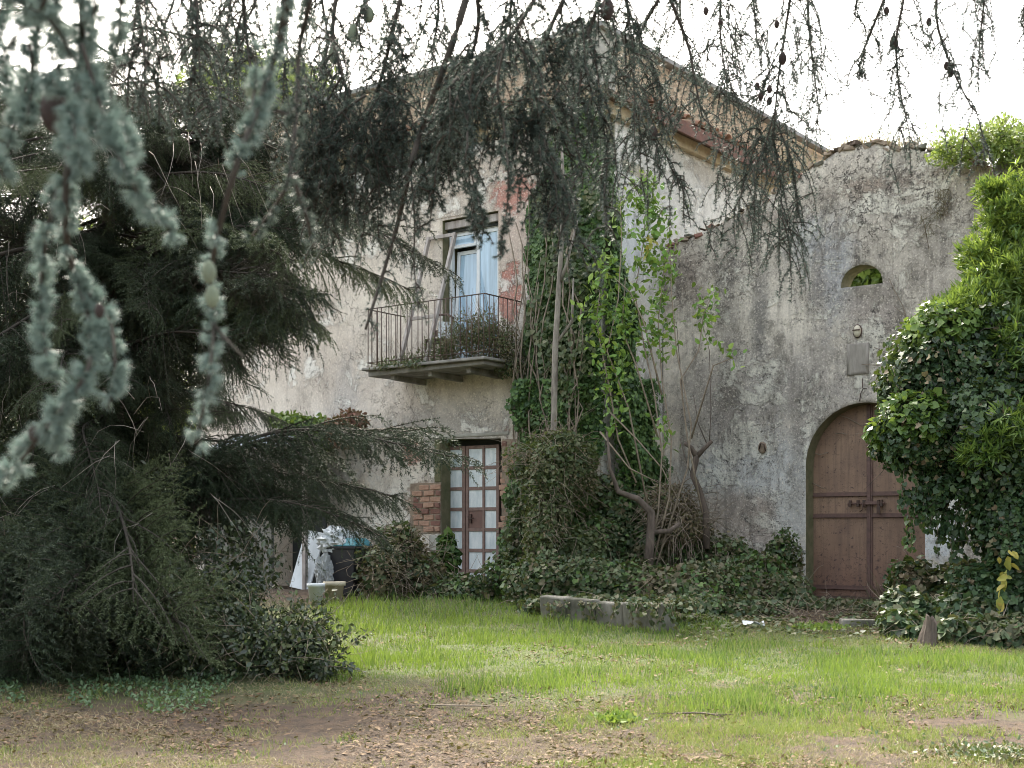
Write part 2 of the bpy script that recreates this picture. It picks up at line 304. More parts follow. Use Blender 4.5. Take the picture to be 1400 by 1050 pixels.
M['willow'] = leafmat('lance_leaves', [(.045, .10, .025), (.09, .17, .035), (.15, .24, .05), (.06, .12, .03)], .4, .3)
M['willow_lit'] = leafmat('yellow_green_leaves', [(.13, .21, .035), (.20, .30, .05), (.27, .35, .07), (.10, .17, .04)], .45, .4)  # sunlit copy of the lance leaves; the light is put into the colour
M['bush'] = leafmat('roof_bush_leaves', [(.15, .23, .05), (.22, .30, .08), (.12, .2, .06), (.28, .32, .10)], .5, .4)
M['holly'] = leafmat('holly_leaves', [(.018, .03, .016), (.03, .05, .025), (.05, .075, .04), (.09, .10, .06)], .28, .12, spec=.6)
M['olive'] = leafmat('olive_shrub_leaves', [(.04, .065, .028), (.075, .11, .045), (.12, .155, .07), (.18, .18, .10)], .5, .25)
M['herb'] = leafmat('creeper_leaves', [(.05, .10, .05), (.09, .16, .08), (.14, .21, .11)], .5, .25)
M['pine_far'] = leafmat('far_foliage', [(.12, .19, .04), (.20, .28, .07), (.28, .33, .09), (.07, .12, .03)], .6, .3)
M['grass'] = leafmat('green_grass', [(.035, .09, .018), (.07, .155, .03), (.12, .225, .045), (.20, .28, .08), (.30, .31, .13)], .5, .35, ((.20, .30, .05), .7, .45, .65))
M['grass2'] = leafmat('pale_grass', [(.15, .23, .05), (.27, .31, .09), (.10, .18, .035), (.40, .36, .18)], .6, .3)
M['straw'] = leafmat('straw', [(.40, .33, .20), (.28, .22, .13), (.52, .45, .30), (.20, .15, .09)], .7, .2)
M['litter'] = leafmat('leaf_litter', [(.11, .06, .035), (.16, .10, .055), (.05, .033, .022), (.23, .16, .095), (.08, .05, .03)], .8, .1)
def groundmat():
    m, nt, b = new('ground'); v = objco(nt); sp = nd(nt, 'SeparateXYZ', {0: v}); y = sp.outputs['Y']; x = sp.outputs['X']
    n = noise(nt, v, .7, 6, .65); f = noise(nt, v, 9, 5, .7)
    col = mix(nt, mapr(nt, f, .4, .6), (.042, .029, .019), (.098, .066, .040)); col = mix(nt, mapr(nt, noise(nt, v, 40, 3, .7), .5, .65, 0, .7), col, (.09, .06, .045))
    k = math_(nt, 'MULTIPLY', mapr(nt, math_(nt, 'ADD', y, mapr(nt, n, 0, 1, -3, 3)), 10.5, 12.5), mapr(nt, math_(nt, 'ADD', y, mapr(nt, n, 0, 1, -2, 2)), 20.5, 19)); k = math_(nt, 'MULTIPLY', k, mapr(nt, math_(nt, 'ADD', math_(nt, 'ADD', y, math_(nt, 'MULTIPLY', x, 1.6)), mapr(nt, n, 0, 1, -1.5, 1.5)), 23.5, 21.5))
    col = mix(nt, math_(nt, 'MULTIPLY', k, .75), col, (.09, .13, .035)); nt.links.new(col, b.inputs['Base Color']); b.inputs['Roughness'].default_value = .95
    bump(nt, b, math_(nt, 'ADD', f, noise(nt, v, 45, 4, .7)), .03); return m
M['ground'] = groundmat()

# ------------------------------------------------------------------ foliage helpers
IVY = (np.array([(0, .12, 0), (-.42, 0, .04), (-.52, .48, .07), (0, 1, -.08), (.52, .48, .07), (.42, 0, .04)]), np.array([(0, 2, 1), (0, 3, 2), (0, 4, 3), (0, 5, 4)]))
OVAL = (np.array([(0, 0, 0), (-.27, .35, .06), (-.2, .75, .05), (0, 1, -.04), (.2, .75, .05), (.27, .35, .06)]), np.array([(0, 2, 1), (0, 3, 2), (0, 4, 3), (0, 5, 4)]))
KITE = (np.array([(0, 0, 0), (-.25, .45, .05), (0, 1, -.03), (.25, .45, .05)]), np.array([(0, 2, 1), (0, 3, 2)]))
OVAL2 = (np.array([(0, 0, 0), (-.5, .4, .06), (-.4, .75, .05), (0, 1, -.04), (.4, .75, .05), (.5, .4, .06)]), np.array([(0, 2, 1), (0, 3, 2), (0, 4, 3), (0, 5, 4)]))
LANCE = (np.array([(0, 0, 0), (-.09, .4, .02), (0, 1, -.1), (.09, .4, .02)]), np.array([(0, 2, 1), (0, 3, 2)]))
BLADE = (np.array([(-.5, 0, 0), (.5, 0, 0), (.3, .55, .1), (-.3, .55, .1), (0, 1, .32)]), np.array([(0, 1, 2), (0, 2, 3), (3, 2, 4)]))
NEED = (np.array([(-.5, 0, 0), (.5, 0, 0), (0, 1, 0)]), np.array([(0, 1, 2)]))
def nrm(a): return a / np.maximum(np.linalg.norm(a, axis=1, keepdims=True), 1e-9)
def rnd(n): return nrm(rng.normal(size=(n, 3)))
def tile(T, P, Yd, Nh, s, w=None):
    V, F = T; n = len(P); y = nrm(Yd); z = nrm(Nh - (Nh * y).sum(1, keepdims=True) * y); x = np.cross(y, z)
    s = np.broadcast_to(np.asarray(s, float), (n,))[:, None, None]; w = s if w is None else np.broadcast_to(np.asarray(w, float), (n,))[:, None, None]
    out = P[:, None] + V[None, :, 0:1] * w * x[:, None] + V[None, :, 1:2] * s * y[:, None] + V[None, :, 2:3] * s * z[:, None]
    return out.reshape(-1, 3), (F[None] + np.arange(n)[:, None, None] * len(V)).reshape(-1, 3)
def leafobj(name, T, P, Yd, Nh, s, m, parent=None, w=None, **k):
    V, F = tile(T, P, Yd, Nh, s, w); k.setdefault('kind', 'stuff'); return link(name, npmesh(name, V, F, m), parent, **k)
def blobs(bl, n, shell=.3, seed=3, rough=.45, nsc=1.6):
    """points and outward normals through lumpy ellipsoids (x,y,z,rx,ry,rz)"""
    bl = np.array(bl, float); ar = (bl[:, 3] * bl[:, 4] + bl[:, 4] * bl[:, 5] + bl[:, 3] * bl[:, 5]); i = rng.choice(len(bl), n, p=ar / ar.sum())
    d = rnd(n); q = bl[i]; r = 1 - np.abs(rng.normal(size=n)) * shell; r = np.clip(r, .05, 1.1)
    g = fbm(q[:, :3] * 3.1 + d * nsc * q[:, 3:6].max(1, keepdims=True) * 1.3, 4, seed); r = r * (1 + (g - .5) * 2 * rough)
    return q[:, :3] + d * q[:, 3:6] * r[:, None], d
def leafy(name, T, bl, n, size, m, parent=None, droop=.5, seed=3, shell=.3, rough=.45, clip=None, w=None, nsc=1.6, **k):
    P, d = blobs(bl, n, shell, seed, rough, nsc)
    if clip is not None: keep = clip(P); P = P[keep]; d = d[keep]
    n = len(P); Yd = rnd(n) + d * .5 + np.array([0, 0, -droop]); Nh = d + np.array([0, 0, .45]) + rnd(n) * .75
    s = size * (.45 + 1.1 * rng.uniform(0, 1, n) ** 1.3); return leafobj(name, T, P, Yd, Nh, s, m, parent, **k)

def spray(parent, stems, m, n, size, T=OVAL, jit=.1, name='leaves', droop=0.2):
    Ps = []; Ds = []
    for st_ in stems:
        P = np.array([tuple(x) for x in st_]); seg = np.linalg.norm(np.diff(P, axis=0), axis=1); L = seg.sum(); k = max(4, int(n * L)); t = np.sort(rng.uniform(0, L, k)); cs = np.concatenate([[0], np.cumsum(seg)])
        Q = np.stack([np.interp(t, cs, P[:, i]) for i in range(3)], 1); i = np.clip(np.searchsorted(cs, t) - 1, 0, len(seg) - 1); D = np.diff(P, axis=0)[i]
        Ps.append(Q + rnd(k) * jit * rng.uniform(0, 1, (k, 1))); Ds.append(nrm(D))
    P = np.concatenate(Ps); D = np.concatenate(Ds); k = len(P)
    return leafobj(name, T, P, D * .6 + rnd(k) * .8 + np.array([0, 0, -droop]), rnd(k) * .8 + np.array([0, 0, .8]), size * rng.uniform(.6, 1.2, k), m, parent)

# ------------------------------------------------------------------ ground
def axis_pts(lo, hi, near0, near1, st, far):
    a = np.arange(near0, near1, st); k = np.cumsum(st * 1.25 ** np.arange(1, 60))
    l = near0 - k; l = l[l > lo][::-1]; r = a[-1] + k; r = r[r < hi]; return np.concatenate([[lo], l, a, r, [hi]])
gx = axis_pts(-900, 900, -9, 10, .13, 0); gy = axis_pts(-900, 1500, 5, 23, .13, 0)
GX, GY = np.meshgrid(gx, gy); GZ = gz(GX, GY); GZ += ((fbm(np.stack([GX.ravel() * 5, GY.ravel() * 5, GX.ravel() * 0], 1), 3, 9) - .5) * .045).reshape(GX.shape)
nx, ny = len(gx), len(gy); ii = (np.arange(ny - 1)[:, None] * nx + np.arange(nx - 1)[None]).ravel()
link('ground', npmesh('ground', np.stack([GX.ravel(), GY.ravel(), GZ.ravel()], 1), np.stack([ii, ii + 1, ii + nx + 1, ii + nx], 1), M['ground'], True), kind='structure')

# ------------------------------------------------------------------ walls with openings
def inside(P, poly):
    x, y = P[:, 0], P[:, 1]; r = np.zeros(len(P), bool); n = len(poly)
    for i in range(n):
        x1, y1 = poly[i]; x2, y2 = poly[(i + 1) % n]
        if y1 == y2: continue
        c = ((y1 > y) != (y2 > y)) & (x < (x2 - x1) * (y - y1) / (y2 - y1) + x1); r ^= c
    return r
def wall(name, outline, holes, step, fn, amp, depth, m, parent, mrev=None, seed=1, **k):
    """fn(a, z, d) -> local point; d = depth behind the face"""
    A = np.array(outline); x0, z0 = A.min(0); x1, z1 = A.max(0)
    g = np.stack(np.meshgrid(np.arange(x0, x1, step), np.arange(z0, z1, step)), -1).reshape(-1, 2) + rng.uniform(-.3, .3, (int(len(np.arange(x0, x1, step)) * len(np.arange(z0, z1, step))), 2)) * step
    keep = inside(g, outline)
    def near(P, poly):
        d = np.full(len(P), 9.)
        for i in range(len(poly)):
            a = np.array(poly[i]); b = np.array(poly[(i + 1) % len(poly)]); ab = b - a; t = np.clip(((P - a) @ ab) / max(ab @ ab, 1e-9), 0, 1)
            d = np.minimum(d, np.linalg.norm(P - a - t[:, None] * ab, axis=1))
        return d
    for h in holes: keep &= ~inside(g, h)
    for h in [outline] + holes: keep &= near(g, h) > step * .4
    g = g[keep]; vs = [Vector(p) for p in outline]; ed = [(i, (i + 1) % len(outline)) for i in range(len(outline))]
    for h in holes: b = len(vs); vs += [Vector(p) for p in h]; ed += [(b + i, b + (i + 1) % len(h)) for i in range(len(h))]
    nb = len(vs); vs += [Vector(p) for p in g]
    ov, oe, of, _, _, _ = geometry.delaunay_2d_cdt(vs, ed, [], 0, 1e-5)
    O = np.array([(p[0], p[1]) for p in ov]); F = np.array([f for f in of]); cen = O[F].mean(1); ok = inside(cen, outline)
    for h in holes: ok &= ~inside(cen, h)
    F = F[ok]; dn = near(O, outline)
    for h in holes: dn = np.minimum(dn, near(O, h))
    am = amp * np.clip(dn / .15, 0, 1); p3 = np.stack([O[:, 0], O[:, 1], O[:, 0] * 0], 1)
    disp = am * ((fbm(p3 * 1.1, 3, seed) - .5) * 2.2 + (fbm(p3 * 6, 3, seed + 7) - .5) * .9)
    front = np.array([fn(a, z, -d) for (a, z), d in zip(O, disp)]); back = np.array([fn(a, z, depth) for a, z in O])
    n = len(O); e = {}
    for f in F:
        for i in range(3): q = (f[i], f[(i + 1) % 3]); e[q] = 1
    bd = [q for q in e if (q[1], q[0]) not in e]
    t3 = (fn(1, 0, 0) - fn(0, 0, 0)).cross(fn(0, 1, 0) - fn(0, 0, 0)); flip = t3.dot(fn(0, 0, -1) - fn(0, 0, 0)) < 0
    F2 = F[:, ::-1] if flip else F
    tris = [tuple(f) for f in F2] + [tuple(n + i for i in f[::-1]) for f in F2]; mi = [0] * len(tris)
    side = [(a, b, n + b, n + a) for a, b in bd] if flip else [(b, a, n + a, n + b) for a, b in bd]
    me = bpy.data.meshes.new(name); me.from_pydata([tuple(p) for p in np.concatenate([front, back])], [], tris + side)
    me.materials.append(m); me.materials.append(mrev or m)
    me.polygons.foreach_set('material_index', mi + [1] * len(side)); me.polygons.foreach_set('use_smooth', [True] * len(F2) + [False] * (len(F2) + len(side))); me.update()
    return link(name, me, parent, **k)
def rag(pts, n, amp, seed):                              # make a straight edge ragged
    out = []
    for i in range(len(pts) - 1):
        a = Vector(pts[i]); b = Vector(pts[i + 1])
        for j in range(n): t = j / n; p = a.lerp(b, t); out.append((p.x, p.y + (0 if j == 0 and i == 0 else random.uniform(-amp, amp))))
    out.append(tuple(pts[-1])); return out

house = empty('farmhouse', (CX, CY, 0), ANG, label='old two storey farmhouse with peeling plaster behind the ivy and balcony', cat='house')
fF = lambda a, z, d: Vector((a, d, z)); fS = lambda a, z, d: Vector((-d, a, z))
WIN = [(-3.33, 4.42), (-2.08, 4.42), (-2.08, 7.0), (-3.33, 7.0)]
DOR = [(-3.36, .3), (-2.02, .3), (-2.02, .9), (-1.98, 1.5), (-2.03, 2.2), (-1.99, 2.7), (-2.03, 3.08), (-3.36, 3.12)]
wall('front_wall', [(-10, -.3), (-.005, -.3), (-.005, 8.4), (-10, 8.4)], [WIN, DOR], .09, fF, .02, .45, M['front'], house, M['reveal'])
wall('side_wall', [(.02, -.3), (11, -.3), (11, 8.4), (.02, 8.4)], [], .11, fS, .02, .45, M['side'], house)
MB().box(-10, -9.55, .46, 11, -.3, 8.4).build('end_wall', M['side'], house)
MB().box(-9.5, -.46, 10.6, 11, -.3, 8.4).build('rear_wall', M['side'], house)
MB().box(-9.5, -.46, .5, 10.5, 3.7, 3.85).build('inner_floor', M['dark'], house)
# cornice, eaves, attic storey, roof edge
MB().box(-10, .13, -.13, 0, 8.28, 8.5).box(.003, .13, .003, 11, 8.28, 8.5).build('cornice', M['cornice'], house, bevel=.02)
MB().box(-10, .32, -.32, .1, 8.502, 8.56).box(-.1, .32, .102, 11, 8.502, 8.56).build('eave_board', M['soffit'], house)
MB().box(.322, .36, 1.25, 11, 8.40, 8.63).build('fascia', M['rust'], house, bevel=.01)
MB().box(-10, .36, -.36, -.322, 8.44, 8.60).build('fascia', M['cornice'], house, bevel=.01)
wall('attic_wall', [(-10, 8.56), (-.06, 8.56), (-.06, 9.64), (-10, 9.64)], [], .12, lambda a, z, d: Vector((a, d + .05, z)), .03, .35, M['tufa'], house, seed=4)
wall('attic_wall', [(.06, 8.56), (11, 8.56), (11, 9.64), (.06, 9.64)], [], .12, lambda a, z, d: Vector((-.05 - d, a, z)), .03, .35, M['tufa'], house, seed=5)
MB().box(-.62, .0, -.0, .5, 8.56, 9.66, .01).build('corner_pier', M['grey_plaster'], house, bevel=.03)
MB().box(-10.1, .1, -.08, 11, 9.66, 9.75).build('roof_edge', M['slate'], house, bevel=.015)
tm = MB(); n = 8
for t0 in (0, 1):
    pass
tv = []
for j, x in enumerate((0, .42)):
    rr = .095 - .015 * j
    for k in range(n + 1): t = math.pi * k / n; tv.append((rr * math.cos(t), x, rr * math.sin(t) * .8))
    for k in range(n + 1): t = math.pi * k / n; tv.append(((rr - .014) * math.cos(t), x, (rr - .014) * math.sin(t) * .8))
tf = [];
for k in range(n):
    tf += [(k, k + 1, 2 * (n + 1) + k + 1, 2 * (n + 1) + k), (n + 1 + k, 3 * (n + 1) + k, 3 * (n + 1) + k + 1, n + 1 + k + 1), (k, n + 1 + k, n + 2 + k, k + 1), (2 * (n + 1) + k, 2 * (n + 1) + k + 1, 3 * (n + 1) + k + 1, 3 * (n + 1) + k)]
tme = tm.add(tv, tf, True).mesh('roof_tile', M['tile'])
for i in range(46):                                       # front eave
    x = -9.9 + i * .215; link('roof_tile', tme, house, (x, -.40, 8.63 + random.uniform(-.008, .01)), (R(14), R(random.uniform(-5, 5)), R(random.uniform(-3, 3))))
for i in range(44):                                       # side eave, broken here and there
    y = .9 + i * .215
    if random.random() < .14 and y > 2: continue
    big = 1 if 2.2 < y < 3.8 else .3
    link('roof_tile', tme, house, (.40, y, 8.66 + random.uniform(0, .03) * big), (R(14), R(random.uniform(-8, 8) * big), R(90 + random.uniform(-14, 14) * big)))

# upstairs window
wp = empty('balcony_window', (-2.705, .16, 4.42)); wp.parent = house
def frame(x0, x1, z0, z1, y0, y1, w):
    b = MB(); b.box(x0, x0 + w, y0, y1, z0, z1); b.box(x1 - w, x1, y0, y1, z0, z1); b.box(x0 + w, x1 - w, y0, y1, z1 - w, z1); b.box(x0 + w, x1 - w, y0, y1, z0, z0 + w); return b
frame(-.60, .60, .0, 2.42, 0, .08, .06).build('window_frame', M['pvc'], wp, bevel=.006)
MB().box(-.62, .62, -.10, .1, 2.425, 2.56).build('lintel_box', M['woodgrey'], wp, bevel=.01)
MB().box(-.60, .60, -.04, -.003, 2.43 - .06, 2.424).build('dark_strip', M['dark'], wp)  # near-black strip under the lintel box
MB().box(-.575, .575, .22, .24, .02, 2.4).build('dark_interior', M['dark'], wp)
frame(.005, .535, .065, 2.355, .015, .07, .07).build('window_leaf', M['pvc'], wp, bevel=.006)
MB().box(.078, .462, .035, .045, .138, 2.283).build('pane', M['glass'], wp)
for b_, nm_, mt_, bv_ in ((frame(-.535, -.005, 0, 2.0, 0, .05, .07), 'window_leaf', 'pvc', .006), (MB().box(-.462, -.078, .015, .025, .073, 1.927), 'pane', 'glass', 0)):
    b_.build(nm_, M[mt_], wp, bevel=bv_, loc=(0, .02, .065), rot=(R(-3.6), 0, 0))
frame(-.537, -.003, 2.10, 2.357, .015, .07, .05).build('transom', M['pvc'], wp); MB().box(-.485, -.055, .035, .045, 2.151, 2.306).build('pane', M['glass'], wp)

# downstairs door: fixed one-column leaf and two-column leaf
DV = .26
def dz(y, x=650): return FA(x, y, DV)[1]
dp = empty('glazed_door', (-2.7, DV, .4)); dp.parent = house
def U(x): return FA(x, 690, DV)[0]
ux = [FA(x, 670, DV)[0] for x in (611, 614.3, 631.5, 641.5, 659, 663.5, 681)]
pitch = .365; zt = 3.0
bars = MB(); xs = [ux[0], ux[3] - .05, ux[4] + .02, ux[6]]
def dl(x): return x + 2.7
for x, w in ((ux[0] + .02, .06), (ux[3] - .115, .07), (ux[3] - .035, .06), (ux[4] + .045, .05), (ux[6], .06)):
    MB().box(dl(x) - w / 2, dl(x) + w / 2, -.02, .03, 0, zt - .4).build('door_stile', M['doorbar'], dp, bevel=.004)
segs = [(dl(ux[0]) + .051, dl(ux[3]) - .151), (dl(ux[3]) - .004, dl(ux[4]) + .019), (dl(ux[4]) + .071, dl(ux[6]) - .031)]
for r in range(8):
    z = zt - .4 - .03 - r * pitch
    for a, b in segs:
        if z > -.05: MB().box(a, b, -.018, .028, z - .028, z + .028).build('glazing_bar', M['doorbar'], dp, bevel=.003)
        z1 = z - pitch + .03
        if r < 7 and z1 > -.3:
            pan = (r == 3 and a == segs[1][0])
            MB().box(a, b, .0, .008, max(z1, 0), z - .029).build('door_panel' if pan else 'pane', M['doorpanel'] if pan else M['pane'], dp)
h = MB(); hx = segs[1][0] + .05; hz = zt - .4 - 3 * pitch - .2
h.box(hx - .018, hx + .018, -.03, -.001, hz - .08, hz + .08); h.tube([(hx, -.03, hz), (hx, -.08, hz), (hx + .13, -.085, hz + .01)], .01); h.build('door_handle', M['iron'], dp)
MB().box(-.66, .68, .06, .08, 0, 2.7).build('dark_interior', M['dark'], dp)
MB().box(-3.6, -1.95, -.10, .3, .0, .395).build('door_step', M['concrete'], house, bevel=.02)
# exposed brickwork at both jambs
bme = [MB().box(-.115, .115, -.06, .06, -.042, .042, .009).mesh('brick', M[k]) for k in ('brick', 'brick', 'brick2')]
hbme = [MB().box(-.052, .052, -.06, .06, -.042, .042, .009).mesh('brick', M[k]) for k in ('brick', 'brick2')]
def brk(me, x, y, z, rz=0):
    o = link('brick', me, house, (x, y, z), (R(random.uniform(-2, 2)), R(random.uniform(-2, 2)), R(rz + random.uniform(-3, 3)))); b = o.modifiers.new('b', 'BEVEL'); b.width = .007; b.segments = 1
for r in range(8):                                       # left jamb, z 1.5 .. 2.3
    z = 1.52 + r * .107; nn = 3 if 0 < r < 7 else 2
    if r % 2: xs_ = [-3.485, -3.74, -3.94][:nn]; mm = [bme, bme, hbme]
    else: xs_ = [-3.425, -3.63, -3.90][:nn]; mm = [hbme, bme, bme]
    for x, q in zip(xs_, mm): brk(random.choice(q), x + .0, .03 + random.uniform(-.022, .014), z)
MB().box(-4.08, -3.365, .004 - .012, .04, 1.45, 2.34, .01).build('mortar_bed', M['mortar'], house)
for r in range(16):                                       # right jamb
    z = 1.38 + r * .107; brk(random.choice(bme[1:] + hbme), -1.93 + random.uniform(-.05, .035), .05 + random.uniform(-.03, .015), z)
    if random.random() < .5: brk(random.choice(hbme), -1.74 + random.uniform(-.03, .03), .04, z)
MB().box(-1.99, -1.66, -.01, .04, 1.3, 3.05, .01).build('mortar_bed', M['mortar'], house)
MB().box(-3.62, -3.37, -.035, .25, .3, 1.42, .012).build('jamb_plaster', M['grey_plaster'], house, bevel=.02)
MB().box(-3.5, -3.365, -.03, .06, 2.36, 3.12, .01).build('jamb_post', M['reveal'], house, bevel=.015)
MB().box(-3.65, -1.85, -.012, .2, 3.125, 3.2, .01).build('lintel', M['grey_plaster'], house, bevel=.02)

# balcony
bal = empty('balcony', (0, 0, 0)); bal.parent = house
BU0, BU1, BV, BZ = -4.22, -1.6, -1.0, 4.34
MB().box(BU0 - .08, BU1 + .06, BV - .08, 0, BZ - .05, BZ, .012).build('balcony_slab', M['concrete'], bal, bevel=.015)
MB().box(BU0, BU1 - .02, BV + .02, 0, BZ - .13, BZ - .052, .015).build('slab_underside', M['concrete'], bal, bevel=.02)
for x in (-3.75, -2.9, -2.05):
    MB().bar((x, .02, BZ - .19), (x, -.86, BZ - .165), .09, .1).build('bracket', M['concrete'], bal, bevel=.01)
rail = MB(); T = 5.38
rail.bar((BU0, BV, T), (BU1, BV, T), .035, .012).bar((BU0, BV + .018, T), (BU0, 0, T), .035, .012).bar((BU1, BV + .018, T), (BU1, 0, T), .035, .012)
rail.bar((BU0, BV, BZ + .1), (BU1, BV, BZ + .1), .03, .01).bar((BU0, BV + .016, BZ + .1), (BU0, 0, BZ + .1), .03, .01).bar((BU1, BV + .016, BZ + .1), (BU1, 0, BZ + .1), .03, .01)
rl = rail.build('handrail', M['iron'], bal)
bme1 = MB().tube([(0, 0, BZ - .02), (0, 0, T)], .0085, 6).mesh('baluster', M['iron'])
nb = 21
for i in range(nb): link('baluster', bme1, bal, (BU0 + (BU1 - BU0) * i / (nb - 1), BV, 0), (R(random.uniform(-.4, .4)), R(random.uniform(-.3, .3)), 0))
for i in range(1, 8):
    for x in (BU0, BU1): link('baluster', bme1, bal, (x, BV + i * .125, 0))

# things on the balcony
lfm = empty('leaning_frame', L2W(-3.3, -.85, BZ + .01), ANG, label='weathered wooden shutter frame leaning against the wall on the balcony', cat='frame')
tp = (-.0, .80, 2.38)
for x in (-.30, .30): MB().bar((x, 0, 0), (x, tp[1], tp[2]), .07, .055, (1, 0, 0)).build('frame_post', M['woodgrey'], lfm, bevel=.004)
for t in (.99, .36): MB().bar((-.272, tp[1] * t, tp[2] * t), (.272, tp[1] * t, tp[2] * t), .045, .06).build('frame_rail', M['woodgrey'], lfm, bevel=.004)
chr_ = empty('broken_chair', L2W(-3.05, -.42, BZ + .01), ANG + .3, label='dark broken chair standing among the balcony weeds', cat='chair')
MB().box(-.2, .2, -.2, .2, .42, .46).build('seat', M['iron'], chr_, bevel=.01)
for x in (-.18, .18):
    for y in (-.18, .18): MB().box(x - .018, x + .018, y - .018, y + .018, 0, .42 if y < 0 else .88).build('leg', M['iron'], chr_)
MB().tube([(-.18, .18, .86), (-.08, .19, .93), (.08, .19, .93), (.18, .18, .86)], .02).build('backrest', M['iron'], chr_)
MB().box(-.16, .16, .172, .19, .55, .66).build('backrest', M['iron'], chr_)
bx = MB().box(-.13, .13, -.08, .08, 0, .3); bx.build('carton', M['white'], None, loc=L2W(-3.0, -.3, BZ + .485), rot=(0, .1, ANG + .3), label='small white carton set on the broken balcony chair', cat='box')

# drain pipe turned to bare trunk and small fittings
# ------------------------------------------------------------------ barn
barn = empty('barn', (CX, CY, 0), ANG, label='grey plastered barn gable with arched brown gate and half-round opening', cat='barn')
GU0, GU1, GS = 2.68, 4.64, 2.54
cxg = (GU0 + GU1) / 2; rg = (GU1 - GU0) / 2
gate_h = [(GU0, .2), (GU1, .2)] + [(cxg + rg * math.cos(t), GS + rg * 1.0 * math.sin(t)) for t in np.linspace(0, math.pi, 25)]
lx0, lx1, lz = 3.28, 3.97, 5.37
lun = [((lx0 + lx1) / 2 + (lx1 - lx0) / 2 * math.cos(t), lz + .33 * math.sin(t) ** .9) for t in np.linspace(0, math.pi, 15)]
topl = rag([(8.0, 6.05), (6.9, 6.45), (5.62, 6.86), (5.5, 7.0), (4.5, 7.36), (3.8, 7.60), (3.3, 7.60), (2.0, 7.02), (1.1, 6.66), (.2, 6.45), (.006, 6.42)], 7, .025, 3)
wall('gable_wall', [(.006, -.3), (8.0, -.3)] + topl, [gate_h, lun], .075, lambda a, z, d: Vector((a, d + 2.0, z)), .035, .38, M['barn'], barn, M['reveal'], seed=11)
MB().box(7.6, 8.0, 2.4, 9, -.3, 5.6, .02).build('side_wall', M['barn'], barn); MB().box(.01, 7.59, 8.6, 9, -.3, 3.0, .02).build('rear_wall', M['barn'], barn)
def ztop(u):
    p = sorted(topl); return float(np.interp(u, [q[0] for q in p], [q[1] for q in p]))
for i in range(96):                                       # broken coping stones and tiles along the verge
    u = .12 + (i % 60) * .128 + random.uniform(-.06, .06); b = MB(); sz = random.uniform(.03, .085) * (1.25 if u > 3.2 else .8)
    bm = b.box(-sz * 1.05, sz * 1.05, -.17 - random.uniform(-.02, .04), .1, -sz * .45, sz * .45, .022)
    sl_ = math.atan2(ztop(u + .1) - ztop(u - .1), .2)
    bm.build('coping_stone', M[random.choice(['mortar', 'mortar', 'kerb', 'mortar', 'brick2', 'soil'])], barn, bevel=.012, loc=(u, 2.15 + random.uniform(-.03, .03), ztop(u) + random.uniform(-.03, .045)), rot=(random.uniform(-.2, .2), -sl_ + random.uniform(-.4, .4), random.uniform(-.5, .5)))
MB().box(-.26, .26, -.22, .3, -.07, .08, .03).build('coping_stone', M['concrete'], barn, bevel=.02, loc=(5.95, 2.15, 6.82), rot=(0, .3, .1), label='large loose block on the wall top by the leafy bush')
# gate
GV = 2.30; gt = empty('gate', (cxg, GV, .0)); gt.parent = barn
mid = FA(1189, 690, GV)[0]; zA = FA(1150, 676, GV)[1]; zB = FA(1150, 705, GV)[1]; zC = FA(1150, 803, GV)[1]
def leafshape(x0, x1):
    pts = [(x0, .42), (x1, .42)]; xx = np.linspace(x1, x0, 14)
    for x in xx: pts.append((x, GS + math.sqrt(max(0, (rg + .0) ** 2 - (x - cxg) ** 2)) + .03))
    return pts
for x0, x1 in ((GU0 - .05, mid - .012), (mid + .012, GU1 + .05)):
    pts = leafshape(x0, x1); n = len(pts)
    MB().add([(x - cxg, 0, z) for x, z in pts] + [(x - cxg, .04, z) for x, z in pts], [tuple(range(n)), tuple(range(n, 2 * n))[::-1]] + [(i, i + n, (i + 1) % n + n, (i + 1) % n) for i in range(n)]).build('gate_leaf', M['gate'], gt)
    for z in (zA, zB, zC):
        b = MB(); b.box(x0 - cxg + .02, x1 - cxg - .03, -.012, -.002, z - .035, z + .035); b.box(x0 - cxg + .02, x1 - cxg - .03, -.035, -.0125, z - .03, z - .02)
        b.build('gate_rail', M['gatebar'], gt)
MB().box(mid - cxg - .045, mid - cxg + .022, -.022, -.002, .42, 3.5).build('gate_strip', M['gatebar'], gt, bevel=.004)
MB().box(mid - cxg + .034, mid - cxg + .052, -.02, -.002, .42, 3.5).build('gate_strip', M['gatebar'], gt)
bz = (zA + zB) / 2 + .02
bt = MB(); bt.tube([(mid - cxg - .34, -.06, bz), (mid - cxg + .27, -.06, bz)], .016, 8).build('bolt_bar', M['gatebar'], gt)
MB().box(mid - cxg - .06, mid - cxg + .2, -.075, -.045, bz - .02, bz + .03).build('bolt_bar', M['gatebar'], gt, bevel=.005)
for dx in (-.3, -.17, -.07, .17, .22): MB().box(mid - cxg + dx - .02, mid - cxg + dx + .02, -.085, -.0355, bz - .05, bz + .055).build('bolt_bracket', M['iron'], gt, bevel=.006)
MB().tube([(mid - cxg - .08, -.09, bz), (mid - cxg - .08, -.09, bz - .1), (mid - cxg - .13, -.09, bz - .13)], .008).build('hasp', M['iron'], gt)
MB().box(mid - cxg + .15, mid - cxg + .21, -.1, -.086, bz - .17, bz - .04).build('padlock', M['iron'], gt, bevel=.008)
MB().box(GU0, GU1, 2.02, 2.5, .2, .415, .01).build('sill', M['concrete'], barn, bevel=.02)
MB().box(GU0 - .05, GU1 + .05, 2.5, 2.52, .3, 3.7).build('dark_interior', M['dark'], barn)
